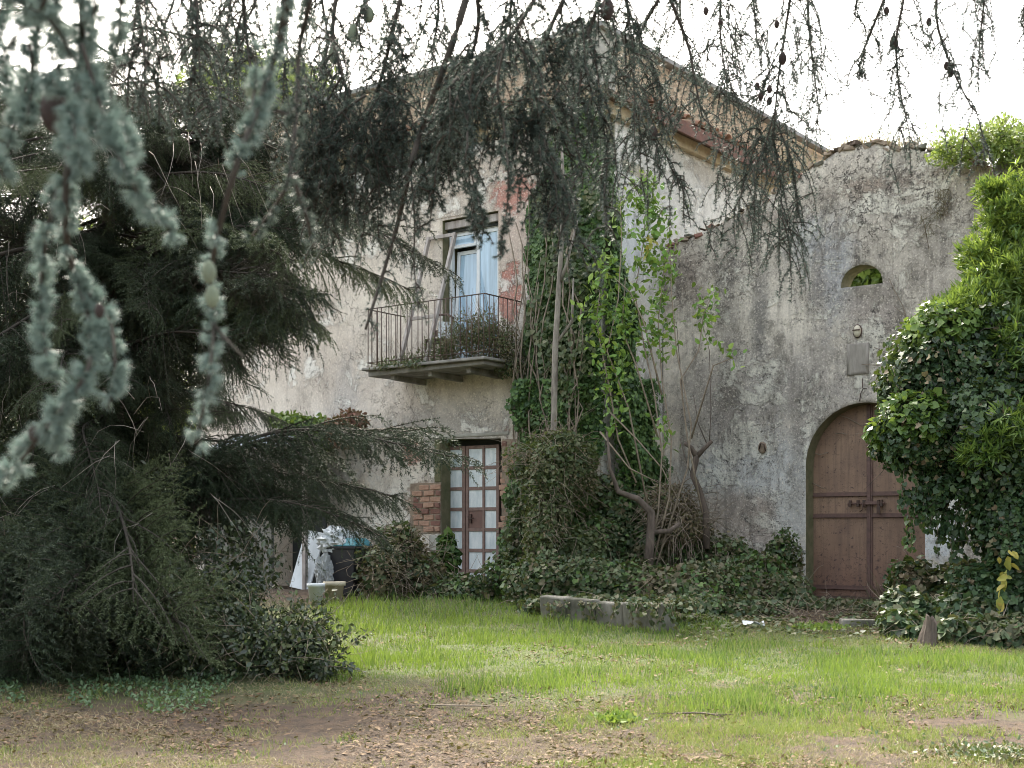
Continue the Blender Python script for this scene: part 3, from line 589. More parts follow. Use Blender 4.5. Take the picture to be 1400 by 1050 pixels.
# small fittings on the gable
lu, lzz = FA(1173, 453, 2.0)
lamp = empty('wall_lamp', L2W(lu, 1.985, lzz), ANG, label='small oval bulkhead lamp on the wall between opening and patch', cat='lamp')
def oval(w, hh, d, n=20):
    b = MB(); P = []
    for (f, y) in ((1, 0), (1, -d * .4), (.8, -d * .8), (.45, -d)):
        for k in range(n): t = k * 2 * math.pi / n; P.append((w * f * math.cos(t), y, hh * f * math.sin(t)))
    P.append((0, -d * 1.03, 0)); m_ = 4 * n
    return b.add(P, [(i * n + k, (i + 1) * n + k, (i + 1) * n + (k + 1) % n, i * n + (k + 1) % n) for i in range(3) for k in range(n)] + [(3 * n + k, m_, 3 * n + (k + 1) % n) for k in range(n)], True)
oval(.062, .095, .06).build('lamp_glass', M['lampglass'], lamp)
oval(.075, .11, .022).build('lamp_base', M['iron'], lamp); MB().box(-.06, .06, -.075, -.05, .005, .02).build('lamp_guard', M['iron'], lamp)
pu0, pz1 = FA(1158, 471, 2.0); pu1, pz0 = FA(1188, 511, 2.0)
wall('mortar_patch', rag([(pu0, pz0), (pu1, pz0)], 5, .02, 1)[:-1] + rag([(pu1, pz0), (pu1, pz1)], 1, 0, 1) + [(pu0, pz1)], [], .06, lambda a, z, d: Vector((a, d + 1.985, z)), .008, .03, simple('patch_mortar', (.36, .335, .30), (.27, .25, .225), 12, .95, .01, stretch=(2, 1, .5)), barn)
cb = MB(); cu, cz0 = FA(1176, 549, 2.0); cb.tube([(cu, 1.975, cz0 + .0), (cu + .02, 1.975, cz0 + .13), (cu + .06, 1.975, cz0 + .2), (cu + .05, 1.975, cz0 + .22), (cu + .05, 1.975, cz0 + .36)], .008, 5)
cb.tube([(cu + .06, 1.975, cz0 + .2), (cu + .12, 1.975, cz0 + .2)], .007, 5); cb.build('cable', M['iron'], barn)
hu, hz_ = FA(1043, 612, 2.0); oval(.075, .1, .03).build('niche_plug', M['mortar'], barn, loc=(hu, 1.985, hz_))
hook = MB().tube([(-.07, -.02, -.02), (-.03, -.06, .06), (.04, -.07, .05), (.05, -.04, -.06)], .012).build('iron_ring', M['iron'], barn, loc=(hu + .03, 1.97, hz_))

# ------------------------------------------------------------------ yard objects
def onground(x, y, Y0=20):                                 # follow a sight line down to the soil
    Y = Y0
    for _ in range(30): p = PW(x, y, Y); g = gz1(p.x, p.y); Y = (EYE - g) * FPX / (y - 725)
    return Vector(((x - 700) / FPX * Y, Y, g))
p = onground(820, 858); kb = None
k0 = onground(738, 846); k1 = onground(893, 862); dk = (k1 - k0); Lk = dk.length; ak = math.atan2(dk.y, dk.x)
kerb = empty('stone_kerb', (k0.x, k0.y, k0.z - .05), ak, label='long low stone kerb edging the ivy bed', cat='kerb')
for i in range(4):
    a = Lk * i / 4; MB().box(a + .008, a + Lk / 4 - .008, 0, .16, 0, .34 + random.uniform(-.015, .015), .012).build('kerb_stone', M['kerb'], kerb, bevel=.02, rot=(R(random.uniform(-3, 3)), 0, 0))
kc = [LB2 for LB2 in [(px, py) for px, py in ((765, 830), (800, 838), (835, 836), (862, 845), (895, 838), (750, 838), (905, 850), (930, 845))]]
q = onground(908, 866); st = MB()
st.add([(-.15, -.1, -.05), (.14, -.1, -.05), (.14, .12, -.05), (-.15, .12, -.05), (-.11, -.08, .37), (.09, -.08, .38), (.09, .09, .38), (-.11, .09, .37)], [(0, 3, 2, 1), (4, 5, 6, 7), (0, 1, 5, 4), (1, 2, 6, 5), (2, 3, 7, 6), (3, 0, 4, 7)])
st.build('stone_post', M['kerb'], None, bevel=.02, loc=q, rot=(0, 0, .2), label='short tapered stone post at the right end of the kerb', cat='post')
q = onground(1175, 856); MB().box(-.24, .24, -.1, .1, -.04, .09, .012).build('stone_block', M['kerb'], None, bevel=.015, loc=q, rot=(0, 0, -.05), label='pale stone block lying before the brown gate', cat='stone')
q = onground(1268, 880); sm_ = MB(); sv = []; NN = 16
for i_, (z_, r_) in enumerate(((-.1, .17), (.02, .15), (.12, .12), (.16, .11), (.21, .10), (.26, .095))):
    for k_ in range(NN): a_ = k_ * 2 * math.pi / NN; rr_ = r_ * .7 * (1 + .16 * math.sin(3 * a_ + i_ * .3) + .08 * math.sin(7 * a_)); sv.append((rr_ * math.cos(a_) + .02 * i_ * .3, rr_ * math.sin(a_), z_ + (.05 * math.sin(2 * a_) + random.uniform(-.03, .05) if i_ == 5 else 0)))
sm_.add(sv, [(i_ * NN + k_, i_ * NN + (k_ + 1) % NN, (i_ + 1) * NN + (k_ + 1) % NN, (i_ + 1) * NN + k_) for i_ in range(5) for k_ in range(NN)] + [tuple(5 * NN + k_ for k_ in range(NN))]); sm_.build('tree_stump', M['bark'], None, loc=q, label='ivy covered tree stump right of the gate', cat='stump')
q = onground(1030, 858); lp = []
lm_ = MB(); g_ = [( -.13 + .065 * i, -.08 + .05 * j, random.uniform(.02, .09)) for j in range(4) for i in range(5)]
lm_.add(g_, [(j * 5 + i, j * 5 + i + 1, j * 5 + i + 6, j * 5 + i + 5) for j in range(3) for i in range(4)]); lm_.build('litter_scrap', M['bag'], None, loc=q, label='crumpled white plastic scrap on bare soil before the ivy', cat='litter')
# bin with lid, bag, pot, board
q = onground(478, 818, 20); ga = ANG + .25
binn = empty('wheelie_bin', q, ga, label='black wheeled bin with teal lid beside the rubble heap', cat='bin')
def taper(x0, y0, z0, x1, y1, z1): return [(-x0, -y0, z0), (x0, -y0, z0), (x0, y0, z0), (-x0, y0, z0), (-x1, -y1, z1), (x1, -y1, z1), (x1, y1, z1), (-x1, y1, z1)]
BF = [(0, 3, 2, 1), (4, 5, 6, 7), (0, 1, 5, 4), (1, 2, 6, 5), (2, 3, 7, 6), (3, 0, 4, 7)]
MB().add(taper(.19, .22, .04, .25, .29, .80), BF).build('bin_body', M['bin'], binn, bevel=.02)
MB().add(taper(.275, .31, .80, .275, .31, .84), BF).build('bin_rim', M['bin'], binn, bevel=.01)
MB().add(taper(.28, .32, .842, .2, .22, .97), BF).build('bin_lid', M['lid'], binn, bevel=.03)
for x in (-.2, .2): MB().tube([(x - .03, .26, .1), (x + .03, .26, .1)], .1, 14).build('wheel', M['bin'], binn)
MB().bar((-.2, .34, .86), (.2, .34, .86), .03, .03).build('handle', M['bin'], binn)
def crumple(name, loc, rx, ry, rz_, m, seed, **k):
    import bmesh; b = bmesh.new(); bmesh.ops.create_icosphere(b, subdivisions=4, radius=1); P = np.array([v.co for v in b.verts]); g = fbm(P * 2.2, 4, seed)
    g2 = np.abs(fbm(P * 4, 3, seed + 3) - .5) * 1.2
    for v, r, r2 in zip(b.verts, g, g2): s = .65 + r * .7 - r2; v.co = Vector((v.co.x * rx * s, v.co.y * ry * s, v.co.z * rz_ * s))
    me = bpy.data.meshes.new(name); b.to_mesh(me); b.free(); me.materials.append(m); return link(name, me, None, loc, **k)
crumple('plastic_bag', q + Vector((-.2, -.08, .93)), .34, .22, .26, M['bag'], 4, label='pale plastic bag slumped over the teal bin lid', cat='bag')
crumple('plastic_bag', q + Vector((-.38, -.2, .42)), .15, .12, .34, simple('grey_bag', (.45, .48, .5), (.3, .33, .35), 9, .4, .02), 8, label='grey white plastic bag hanging behind the cream pot', cat='bag')
q2 = onground(457, 822, 19.5)
pot = empty('plant_pot', q2, 0, label='cream plant pot standing before the black bin', cat='pot')
MB().lathe([(.0, 0), (.11, 0), (.15, .24), (.175, .24), (.175, .3), (.15, .3), (.14, .25)], n=24).build('pot_body', M['pot'], pot)
MB().lathe([(.14, .26), (.07, .29), (.0, .3)], n=16).build('soil', M['soil'], pot)
q3 = onground(432, 822, 19.8); pot2 = empty('plant_pot', q3, 0, label='smaller pale pot half hidden left of the cream pot', cat='pot')
MB().lathe([(.0, 0), (.1, 0), (.12, .22), (.14, .22), (.14, .27), (.12, .27), (.11, .22)], n=20).build('pot_body', M['white'], pot2); MB().lathe([(.115, .23), (.0, .25)], n=16).build('soil', M['soil'], pot2)
q4 = onground(412, 806, 21)
MB().box(-.3, .2, -.015, .015, 0, 1.1).build('white_board', M['white'], None, bevel=.004, loc=q4, rot=(R(-14), R(8), ANG), label='white board leaning outdoors left of the bin', cat='board')
# shed against the far end of the front wall
su, sz_ = FA(440, 606, -1.0); shed = empty('lean_to_shed', L2W(su, -1.0), ANG, label='lean-to shed with zinc sheet roof under the creeper', cat='shed')
rf = MB(); nn = 34; WW = 3.2; vs = []
for j in (0, 1):
    for i in range(nn + 1): x = -WW + (WW + .05) * i / nn; z_ = sz_ - .03 + (.35 if j else 0) + .018 * math.cos(i * math.pi); vs.append((x, -.15 + j * 1.1, z_))
rf.add(vs, [(i, i + 1, nn + 2 + i, nn + 1 + i) for i in range(nn)]); rf.build('roof_sheet', M['metal'], shed)
MB().box(-WW, .0, -.05, .02, sz_ - .32, sz_ - .06).build('eave_beam', M['render'], shed);
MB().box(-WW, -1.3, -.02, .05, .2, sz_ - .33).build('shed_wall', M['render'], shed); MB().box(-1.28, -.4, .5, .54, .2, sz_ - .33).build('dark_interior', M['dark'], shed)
for x in (-.45,): MB().box(x - .04, x + .04, -.02, .05, .2, sz_ - .33).build('post', M['woodgrey'], shed)

# ------------------------------------------------------------------ ivy and creepers
def noisy(P, sc, seed): return fbm(P * sc, 4, seed)
def wall_ivy(n, rng_u, rng_z, edge, plane, depthf, size, m, parent, droop=1.0, T=IVY, seed=5, name='leaves'):
    """leaves over a wall area. edge(u,z) -> signed amount inside; plane: 'f' or 's'"""
    u = rng.uniform(*rng_u, n); z = rng.uniform(*rng_z, n); p = np.stack([u, z, 0 * u], 1); e = edge(u, z) + (fbm(p * 1.6, 4, seed) - .5) * .8
    k = e > 0; u = u[k]; z = z[k]; e = e[k]; p = p[k]; n = len(u)
    th = depthf(u, z) * np.clip(e * 2.2 + .15, .15, 1) * (.35 + 1.3 * fbm(p * 2.3, 3, seed + 2)); d = th * rng.beta(3, 1.2, n)
    if plane == 'f': L = np.stack([u, -d, z], 1); nv = np.array([0, -1, 0.])
    else: L = np.stack([d, u, z], 1); nv = np.array([1, 0, 0.])
    Yd = np.array([0, 0, -droop]) + rnd(n) * .65 + nv * .3; Nh = nv + np.array([0, 0, .5]) + rnd(n) * .65
    return leafobj(name, T, L, Yd, Nh, size * rng.uniform(.6, 1.3, n), m, parent)
ivy = empty('climbing_ivy', (CX, CY, 0), ANG, label='tall column of dark ivy climbing the house corner', cat='ivy')
zc = np.array([.3, 1.2, 2.4, 3.4, 4.4, 5.6, 6.6, 7.6, 8.3, 8.7]); lc = np.array([-1.75, -1.7, -1.72, -1.7, -1.6, -1.5, -1.42, -1.25, -.95, -.8])
rc = np.array([.05, .05, .05, .05, .05, .05, -.05, -.1, -.1, -.2])
wall_ivy(62000, (-2.6, .1), (.3, 8.7), lambda u, z: np.minimum(u - np.interp(z, zc, lc), np.interp(z, zc, rc) + .12 - u) , 'f', lambda u, z: .30 + .25 * (z < 4) + .18 * (z < 2.5), .068, M['ivy'], ivy)
v_r = np.array([1.9, 1.8, 1.5, 1.05, .75, .7, .35, .05, -.1, -.2])
wall_ivy(34000, (0, 2.2), (.3, 7.6), lambda v, z: np.interp(z, zc, v_r) - v + .1, 's', lambda v, z: .32 + .25 * (z < 4), .068, M['ivy'], ivy, seed=15)
# olive / lighter twining leaves mixed over the column middle
wall_ivy(2600, (-1.5, .1), (3.5, 7.0), lambda u, z: np.minimum(u + 1.3, .1 - u), 'f', lambda u, z: .5 + 0 * u, .075, M['olive'], ivy, seed=25)
stm = MB()
for i in range(26):
    u = random.uniform(-1.4, -.1); z = random.uniform(1, 3.5); pth = []; L = random.uniform(2, 5)
    for j in range(9): pth.append((u + math.sin(j * .9 + i) * .06 + (j * random.uniform(-.02, .02)), -.35 - random.uniform(0, .2), z + L * j / 8 if z + L * j / 8 < 8.3 else 8.3))
    stm.tube(pth, [random.uniform(.006, .014)] * 9, 4)
stm.build('stem', M['vine'], ivy, kind='stuff')
# bare pale trunk rising in front of the corner
bt0 = PW(757, 585, 20.6); tr = empty('bare_trunk', (bt0.x, bt0.y, gz1(bt0.x, bt0.y)), 0, label='bare pale tree trunk standing before the ivy column', cat='trunk'); pz = [PW(x, y, 20.6) - tr.location for x, y in ((752, 840), (754, 700), (757, 585), (759, 480), (764, 390), (768, 330), (770, 250), (768, 200))]
MB().tube(pz, [.055, .052, .05, .05, .04, .035, .03, .02], 10).build('trunk', M['paletrunk'], tr)
lb = MB()
for (a, b, c) in (((764, 390), (775, 360), (790, 300)), ((760, 470), (782, 440), (784, 380)), ((768, 330), (755, 300), (752, 260))): lb.tube([PW(*a, 20.6) - tr.location, PW(*b, 20.55) - tr.location, PW(*c, 20.5) - tr.location], [.03, .024, .012], 6)
lb.build('limb', M['paletrunk'], tr)
# leafy mound at the foot of the corner: vine covered bush and dusty ivy bed
def LB(px, py, Y, rx, ry, rz): p = PW(px, py, Y); return (p.x, p.y, p.z, rx, ry, rz)
hp = empty('overgrown_bush', L2W(-.9, -1.0, .3), 0, label='rounded bush of dry brown twigs and small leaves before the ivy corner', cat='bush')
def rel(bl, o): return [(b[0] - o.location.x, b[1] - o.location.y, b[2] - o.location.z, *b[3:]) for b in bl]
hb = [LB(752, 650, 20.2, .42, .42, .72), LB(785, 640, 20.4, .36, .4, .5), LB(748, 720, 20.1, .4, .45, .55), LB(790, 750, 20.1, .35, .4, .4), LB(722, 640, 20.5, .3, .3, .35), LB(765, 610, 20.3, .3, .3, .25)]
leafy('leaves', IVY, rel(hb, hp), 17000, .048, M['olive'], hp, .4, 21, .35, .9); leafy('dry_leaves', KITE, rel(hb[:3], hp), 4500, .042, M['dryleaf'], hp, .9, 22, .25, .9)
def twigs(bl, n, L, r, m, parent, name='twig', down=.6, seg=5):
    P, d = blobs(bl, n, .25, 5); b = MB()
    for p, q in zip(P, d):
        pth = [Vector(p)]; dr = Vector(q) * .6 + Vector(rnd(1)[0]) * .7
        for j in range(seg): dr += Vector(rnd(1)[0]) * .35 + Vector((0, 0, -down * .3)); pth.append(pth[-1] + dr.normalized() * L * random.uniform(.5, 1.2) / seg)
        b.tube(pth, [r * (1 - .7 * j / seg) for j in range(seg + 1)], 3)
    return b.build(name, m, parent, kind='stuff')
twigs(rel(hb, hp), 330, .7, .005, M['vine'], hp)
bed = empty('ivy_bed', L2W(.2, .3, .3), 0, label='low bank of dusty ivy between kerb and wall foot', cat='ivy')
bb = []
for px, py, Y, rx, ry, rz in ((635, 808, 20.8, .6, .6, .24), (700, 795, 20.6, .5, .6, .4), (725, 740, 21.0, .45, .45, .7), (745, 795, 19.8, .7, .7, .4), (810, 800, 19.6, .7, .8, .4), (870, 805, 19.4, .7, .8, .38), (930, 808, 19.3, .7, .8, .38), (985, 805, 19.6, .6, .7, .4), (1035, 795, 19.9, .55, .5, .45), (1070, 770, 20.6, .28, .3, .5), (1060, 810, 19.6, .5, .6, .3), (990, 770, 20.6, .5, .5, .4), (930, 745, 20.9, .5, .5, .5),
     (880, 770, 21.0, .7, .6, .7), (840, 720, 21.3, .6, .5, .9), (800, 760, 20.8, .7, .6, .6), (960, 830, 18.3, .4, .5, .2), (1020, 832, 18.6, .6, .6, .16), (1090, 825, 19.3, .5, .5, .14), (1140, 828, 19.2, .5, .4, .1), (1200, 832, 18.9, .5, .4, .1), (605, 810, 20.9, .5, .5, .2)):
    bb.append(LB(px, py, Y, rx, ry, rz))
bb += [LB(px, 826, 18.4 - (px - 738) / 155 * 1.2, .4, .35, .1) for px in (740, 790, 840, 885, 925)]
leafy('leaves', IVY, rel(bb, bed), 62000, .058, M['ivy_dull'], bed, .2, 31, .3, .7); leafy('dark_leaves', IVY, rel(bb[:17], bed), 16000, .062, M['ivy'], bed, .5, 32, .35)
ks = []
for i in range(26):
    px = random.uniform(738, 915); t_ = min(1, (px - 738) / 155); Yk = 17.75 - t_ * 1.7; b0 = PW(px, 824, Yk + .12) - bed.location; L = random.uniform(.12, .42); w_ = random.uniform(-.25, .25)
    ks.append([b0, b0 + Vector((w_ * .2, -.2, .0)), b0 + Vector((w_ * .5, -.26, -L * .45)), b0 + Vector((w_, -.28, -L))])
spray(bed, ks, M['ivy_dull'], 46, .055, T=IVY, jit=.05, name='trailing_leaves', droop=.6); kv = MB()
for g in ks: kv.tube(g, .004, 3)
kv.build('trailing_stem', M['vine'], bed, kind='stuff')
gi = []
n = 9000; px_ = rng.uniform(925, 1400, n); Yg = 20.0 - 5.0 * rng.uniform(0, 1, n) ** 1.0; X_ = (px_ - 700) / FPX * Yg; pp = np.stack([X_, Yg, 0 * X_], 1); f_ = fbm(pp * 1.5, 4, 77); kq = rng.uniform(0, 1, n) < np.clip((f_ - .38) * 4, 0, 1) * np.clip((Yg - 15.2) / 2.5, .12, 1); X_ = X_[kq]; Yg = Yg[kq]
gp = np.stack([X_, Yg, gz(X_, Yg) + rng.uniform(.01, .07, len(X_))], 1) - np.array(bed.location); leafobj('creeping_leaves', IVY, gp, rnd(len(gp)) * np.array([1, 1, .3]), rnd(len(gp)) * .5 + np.array([0, 0, 1.]), rng.uniform(.03, .075, len(gp)), M['ivy_dull'], bed)
twigs([(random.uniform(2.6, 6.2), random.uniform(16.2, 18.6), .36, .5, .3, .05) for _ in range(10)] and [(x - bed.location.x, y - bed.location.y, z - bed.location.z, a, b, c) for x, y, z, a, b, c in [(random.uniform(2.6, 6.2), random.uniform(16.2, 18.6), .36, .5, .3, .05) for _ in range(10)]], 160, .5, .005, M['vine'], bed, down=.1, name='fallen_twig')
twigs(rel(bb, bed), 420, .6, .006, M['vine'], bed, down=.3)
# rubble heap overgrown by dry vines next to the bin
rb = empty('vine_heap', onground(545, 820, 21), 0, label='brown tangle of dry vines heaped against the wall by the bin', cat='plant')
rbl = [LB(520, 790, 20.9, .35, .4, .55), LB(550, 775, 21.2, .45, .4, .65), LB(585, 795, 21.0, .35, .4, .45), LB(545, 745, 21.5, .35, .3, .4), LB(610, 815, 20.8, .4, .4, .22)]
leafy('leaves', KITE, rel(rbl, rb), 6500, .07, M['dryleaf'], rb, .6, 41, .3); leafy('green_leaves', IVY, rel(rbl, rb), 3600, .08, M['ivy_dull'], rb, .6, 42, .25); twigs(rel(rbl, rb), 420, .7, .008, M['vine'], rb, down=.5)
leafy('door_ivy', IVY, rel([LB(612, 755, 21.9, .16, .12, .32), LB(600, 780, 21.6, .25, .2, .3), LB(640, 796, 21.4, .4, .2, .1)], rb), 1500, .1, M['ivy'], rb, 1, 43, .3)
# balcony weeds
bw = empty('balcony_weeds', L2W(-2.4, -.5, BZ), 0, label='brown and green weeds overgrowing the balcony floor', cat='weeds')
wl = []
for u, v, z, a, c in ((-2.75, -.7, .22, .34, .26), (-2.3, -.72, .40, .36, .40), (-1.9, -.7, .36, .32, .38), (-1.6, -.5, .3, .3, .35), (-3.3, -.75, .1, .35, .16), (-3.8, -.8, .05, .3, .1), (-2.0, -.4, .5, .3, .45)): w_ = L2W(u, v, BZ + z); wl.append((w_.x, w_.y, w_.z, a, .28, c))
leafy('leaves', KITE, rel(wl, bw), 9000, .04, M['olive'], bw, -.1, 51, .5, .8); leafy('dry_leaves', KITE, rel(wl[1:4], bw), 3600, .04, M['dryleaf'], bw, 0, 52, .3); twigs(rel(wl, bw), 330, .5, .004, M['vine'], bw, down=-.5)
hw = [(*L2W(-1.65 + .25 * i, -.35, BZ - .05 - .03 * i), .25, .2, .22) for i in range(2)] + [(*L2W(-3.0, -1.05, BZ), .5, .08, .07), (*L2W(-3.7, -1.05, BZ), .3, .07, .06)]
leafy('hanging_leaves', KITE, rel(hw, bw), 1800, .05, M['ivy_dull'], bw, 1, 53, .4)
# creeper over the shed
cr = empty('shed_creeper', L2W(-6.3, -1.2, 3.2), 0, label='green and rusty creeper spilling over the shed roof end', cat='creeper')
leafy('leaves', OVAL, rel([LB(405, 578, 23.2, .4, .4, .16), LB(432, 592, 23.1, .35, .4, .32), LB(385, 572, 23.4, .3, .3, .1)], cr), 2600, .09, M['willow'], cr, .6, 61)
leafy('rusty_leaves', OVAL, rel([LB(465, 590, 23.0, .35, .35, .3), LB(480, 575, 23.2, .25, .3, .2)], cr), 2200, .08, M['redleaf'], cr, .8, 62); twigs(rel([LB(465, 590, 23.0, .35, .35, .3)], cr), 90, .4, .005, M['vine'], cr)

# ------------------------------------------------------------------ sapling with fresh leaves
sap = empty('citrus_sapling', (PW(905, 760, 19.9).x, 19.9, .4), 0, label='slender shrub with bright green leaves before the grey wall', cat='shrub')
def PS(pts, Y=19.9, o=sap): return [PW(x, y, Y + random.uniform(-.1, .1)) - o.location for x, y in pts]
fine = [[(885, 775), (900, 700), (905, 620), (895, 540), (880, 470), (868, 400), (880, 330), (885, 255)], [(890, 780), (915, 680), (918, 600), (905, 520), (900, 440), (905, 390), (912, 340)], [(895, 780), (940, 640), (945, 580), (925, 480), (918, 400), (915, 300)],
        [(960, 700), (940, 600), (930, 520), (955, 480), (962, 430), (975, 400)], [(885, 690), (860, 560), (830, 480), (845, 410), (850, 330), (848, 270)], [(870, 660), (845, 600), (835, 540), (815, 440), (820, 400)], [(830, 560), (870, 600), (905, 640), (930, 690)], [(820, 590), (860, 640), (900, 660)], [(945, 600), (975, 500), (1000, 490)], [(905, 540), (880, 440), (862, 400), (840, 380)], [(900, 600), (870, 500), (850, 450), (855, 380)]]
sb = MB()
for f in fine: P = PS(f); sb.tube(P, [.016 * (1 - .75 * i / len(P)) for i in range(len(P))], 5)
sb.build('stem', M['vine'], sap, kind='stuff')
cl = [[(885, 345), (870, 300), (868, 255), (885, 250), (895, 290), (888, 345)], [(870, 260), (885, 300), (890, 250), (893, 320)], [(912, 345), (913, 300), (915, 295)], [(850, 330), (848, 280)], [(850, 420), (880, 385), (915, 345), (920, 380), (900, 400)], [(840, 380), (860, 370), (880, 360), (905, 370)], [(900, 480), (890, 430), (905, 400), (915, 450), (910, 490)], [(870, 420), (890, 450), (880, 490)],
      [(955, 400), (965, 430), (975, 405), (978, 395)], [(965, 430), (972, 470)], [(820, 410), (835, 440)], [(845, 410), (858, 450), (835, 510)], [(820, 360), (835, 400), (815, 440), (830, 540)], [(905, 590), (912, 600), (900, 580)], [(985, 490), (1003, 480)], [(860, 430), (845, 470), (855, 520)], [(800, 440), (820, 380), (845, 345)], [(830, 600), (845, 560), (835, 520)]]
spray(sap, [PS(f) for f in cl], M['citrus'], 46, .125, jit=.27, droop=-.2); spray(sap, [PS(f) for f in cl], M['willow'], 34, .11, jit=.3, name='darker_leaves', droop=-.2); spray(sap, [PS([(888, 340), (890, 325), (886, 350)])], M['yellowleaf'], 60, .12, name='yellow_leaves')  # second leaf set in a darker green along the same stems
wid = empty('crooked_trunk', PW(885, 770, 19.7), 0, label='crooked grey trunk bending up through the ivy bank', cat='trunk'); MB().tube([PW(x, y, 19.7) - wid.location for x, y in ((884, 800), (889, 740), (890, 700), (872, 682), (845, 672), (834, 640), (830, 590))], [.075, .065, .06, .05, .04, .025, .015], 9).build('trunk', M['bark'], wid)
MB().tube([PW(x, y, 19.7) - wid.location for x, y in ((889, 728), (915, 726), (930, 715))], [.04, .035, .03], 8).build('limb', M['bark'], wid)
dv = empty('dead_sapling', PW(965, 740, 20.3), 0, label='dark leafless forked sapling against the grey wall', cat='sapling')
DSP = lambda pts: [PW(x, y, 20.3) - dv.location for x, y in pts]
MB().tube(DSP([(966, 750), (965, 700), (956, 670), (947, 650), (951, 630), (952, 622)]), [.055, .05, .05, .045, .05, .045], 8).build('trunk', M['bark'], dv)
MB().tube(DSP([(952, 625), (945, 612), (936, 606)]), [.045, .035, .03], 7).build('limb', M['bark'], dv); MB().tube(DSP([(952, 625), (962, 614), (970, 606), (973, 603)]), [.045, .035, .03, .03], 7).build('limb', M['bark'], dv)
tb = MB()
for f in ([(940, 606), (935, 560), (928, 480), (925, 440)], [(970, 604), (972, 560), (970, 480), (960, 440)], [(948, 655), (938, 630), (930, 600)], [(966, 606), (955, 580), (948, 540)]): tb.tube(DSP(f), [.01, .008, .006, .004][:len(f)], 4)
tb.build('twig', M['bark'], dv)
mv = empty('dry_vine_clump', PW(925, 715, 20.5), 0, label='grey brown clump of dry vine stems at the wall foot', cat='vine'); vl = rel([LB(915, 690, 20.7, .45, .35, .35), LB(935, 720, 20.5, .45, .4, .3)], mv)
twigs(vl, 330, .6, .008, M['vine'], mv); leafy('leaves', KITE, vl, 2600, .06, M['dryleaf'], mv, .6, 71)

# ------------------------------------------------------------------ right hand ivy tree and shrubs
rt = empty('ivy_tree', (PW(1330, 850, 16.5).x, 16.5, .3), 0, label='tree smothered in glossy dark ivy right of the gate', cat='tree')
rbs = [LB(1290, 520, 17.0, .65, .7, .75), LB(1260, 600, 16.8, .6, .6, .45), LB(1225, 590, 17.0, .3, .4, .28), LB(1205, 612, 17.0, .14, .25, .12), LB(1335, 590, 16.6, .55, .7, .7), LB(1300, 460, 17.2, .5, .5, .4), LB(1375, 500, 16.8, .55, .6, .8), LB(1280, 660, 16.8, .22, .3, .4), LB(1375, 700, 16.4, .45, .6, .8), LB(1395, 780, 16.2, .45, .6, .7), LB(1255, 540, 17.2, .4, .4, .4), LB(1355, 810, 16.2, .45, .5, .42), LB(1400, 640, 16.4, .5, .6, .7)]
leafy('ivy_leaves', IVY, rel(rbs, rt), 70000, .06, M['ivy_dark'], rt, .9, 81, .3, .75); leafy('fresh_leaves', IVY, rel([LB(1225, 590, 16.9, .35, .4, .3), LB(1260, 575, 16.6, .5, .4, .35), LB(1290, 450, 17.0, .55, .5, .35)], rt), 3500, .08, M['willow'], rt, .8, 82, .15)
MB().tube([PW(x, y, 16.6) - rt.location for x, y in ((1372, 900), (1372, 780), (1360, 640), (1350, 540))], [.14, .12, .1, .05], 10).build('trunk', M['bark'], rt)
twigs(rel(rbs, rt), 200, .5, .006, M['twig'], rt)
spray(rt, [[PW(x, y, 15.6) - rt.location for x, y in ((1380, 750), (1375, 790), (1365, 830))]], M['yellowleaf'], 28, .15, jit=.12, name='yellow_leaves')
mo = empty('ivy_hummock', onground(1290, 870, 17), 0, label='low ivy hummock over the stump right of the gate', cat='ivy')
mb_ = [LB(1248, 800, 17.6, .32, .4, .36), LB(1315, 800, 17.4, .42, .45, .36), LB(1240, 830, 17.4, .28, .3, .22), LB(1310, 830, 17.0, .5, .5, .3), LB(1370, 850, 16.6, .5, .5, .3), LB(1252, 868, 15.2, .13, .1, .12), LB(1290, 868, 15.1, .12, .1, .14), LB(1235, 850, 15.6, .25, .3, .16), LB(1300, 862, 15.0, .2, .2, .13), LB(1340, 865, 15.2, .35, .4, .2), LB(1390, 870, 15.0, .4, .4, .25), LB(1245, 835, 16.4, .35, .4, .25), LB(1320, 845, 16.0, .4, .5, .3), LB(1400, 830, 16.6, .4, .5, .4)]
leafy('leaves', IVY, rel(mb_, mo), 14000, .075, M['ivy_dull'], mo, .7, 91, .25); leafy('dark_leaves', IVY, rel(mb_, mo), 7000, .08, M['ivy_dark'], mo, .8, 92, .3); twigs(rel(mb_, mo), 200, .5, .006, M['vine'], mo)
random.seed(31); hs2 = []
for i in range(46):
    px, py = random.choice([(1240, 640), (1250, 660), (1255, 665), (1275, 690), (1290, 700), (1310, 690), (1260, 560), (1230, 500), (1215, 560), (1290, 480)]); b0 = PW(px + random.uniform(-12, 22), py + random.uniform(-25, 10), 16.75 + random.uniform(-.2, .2)) - rt.location; L = random.uniform(.2, .75); w_ = random.uniform(-.15, .1)
    hs2.append([b0, b0 + Vector((w_ * .5, -.08, -L * .4)), b0 + Vector((w_, -.1, -L))])
spray(rt, hs2, M['ivy_dark'], 60, .075, T=IVY, jit=.07, name='hanging_leaves', droop=.8); hv = MB()
for g in hs2: hv.tube(g, .005, 3)
hv.build('hanging_stem', M['vine'], rt, kind='stuff'); leafy('dry_leaves', IVY, rel(rbs, rt), 2600, .06, M['dryleaf'], rt, .9, 83, .2, .75)
ol = empty('lance_leaf_shrub', (PW(1390, 850, 17.4).x, 17.4, .3), 0, label='tall shrub with narrow yellow green leaves at right edge', cat='shrub')
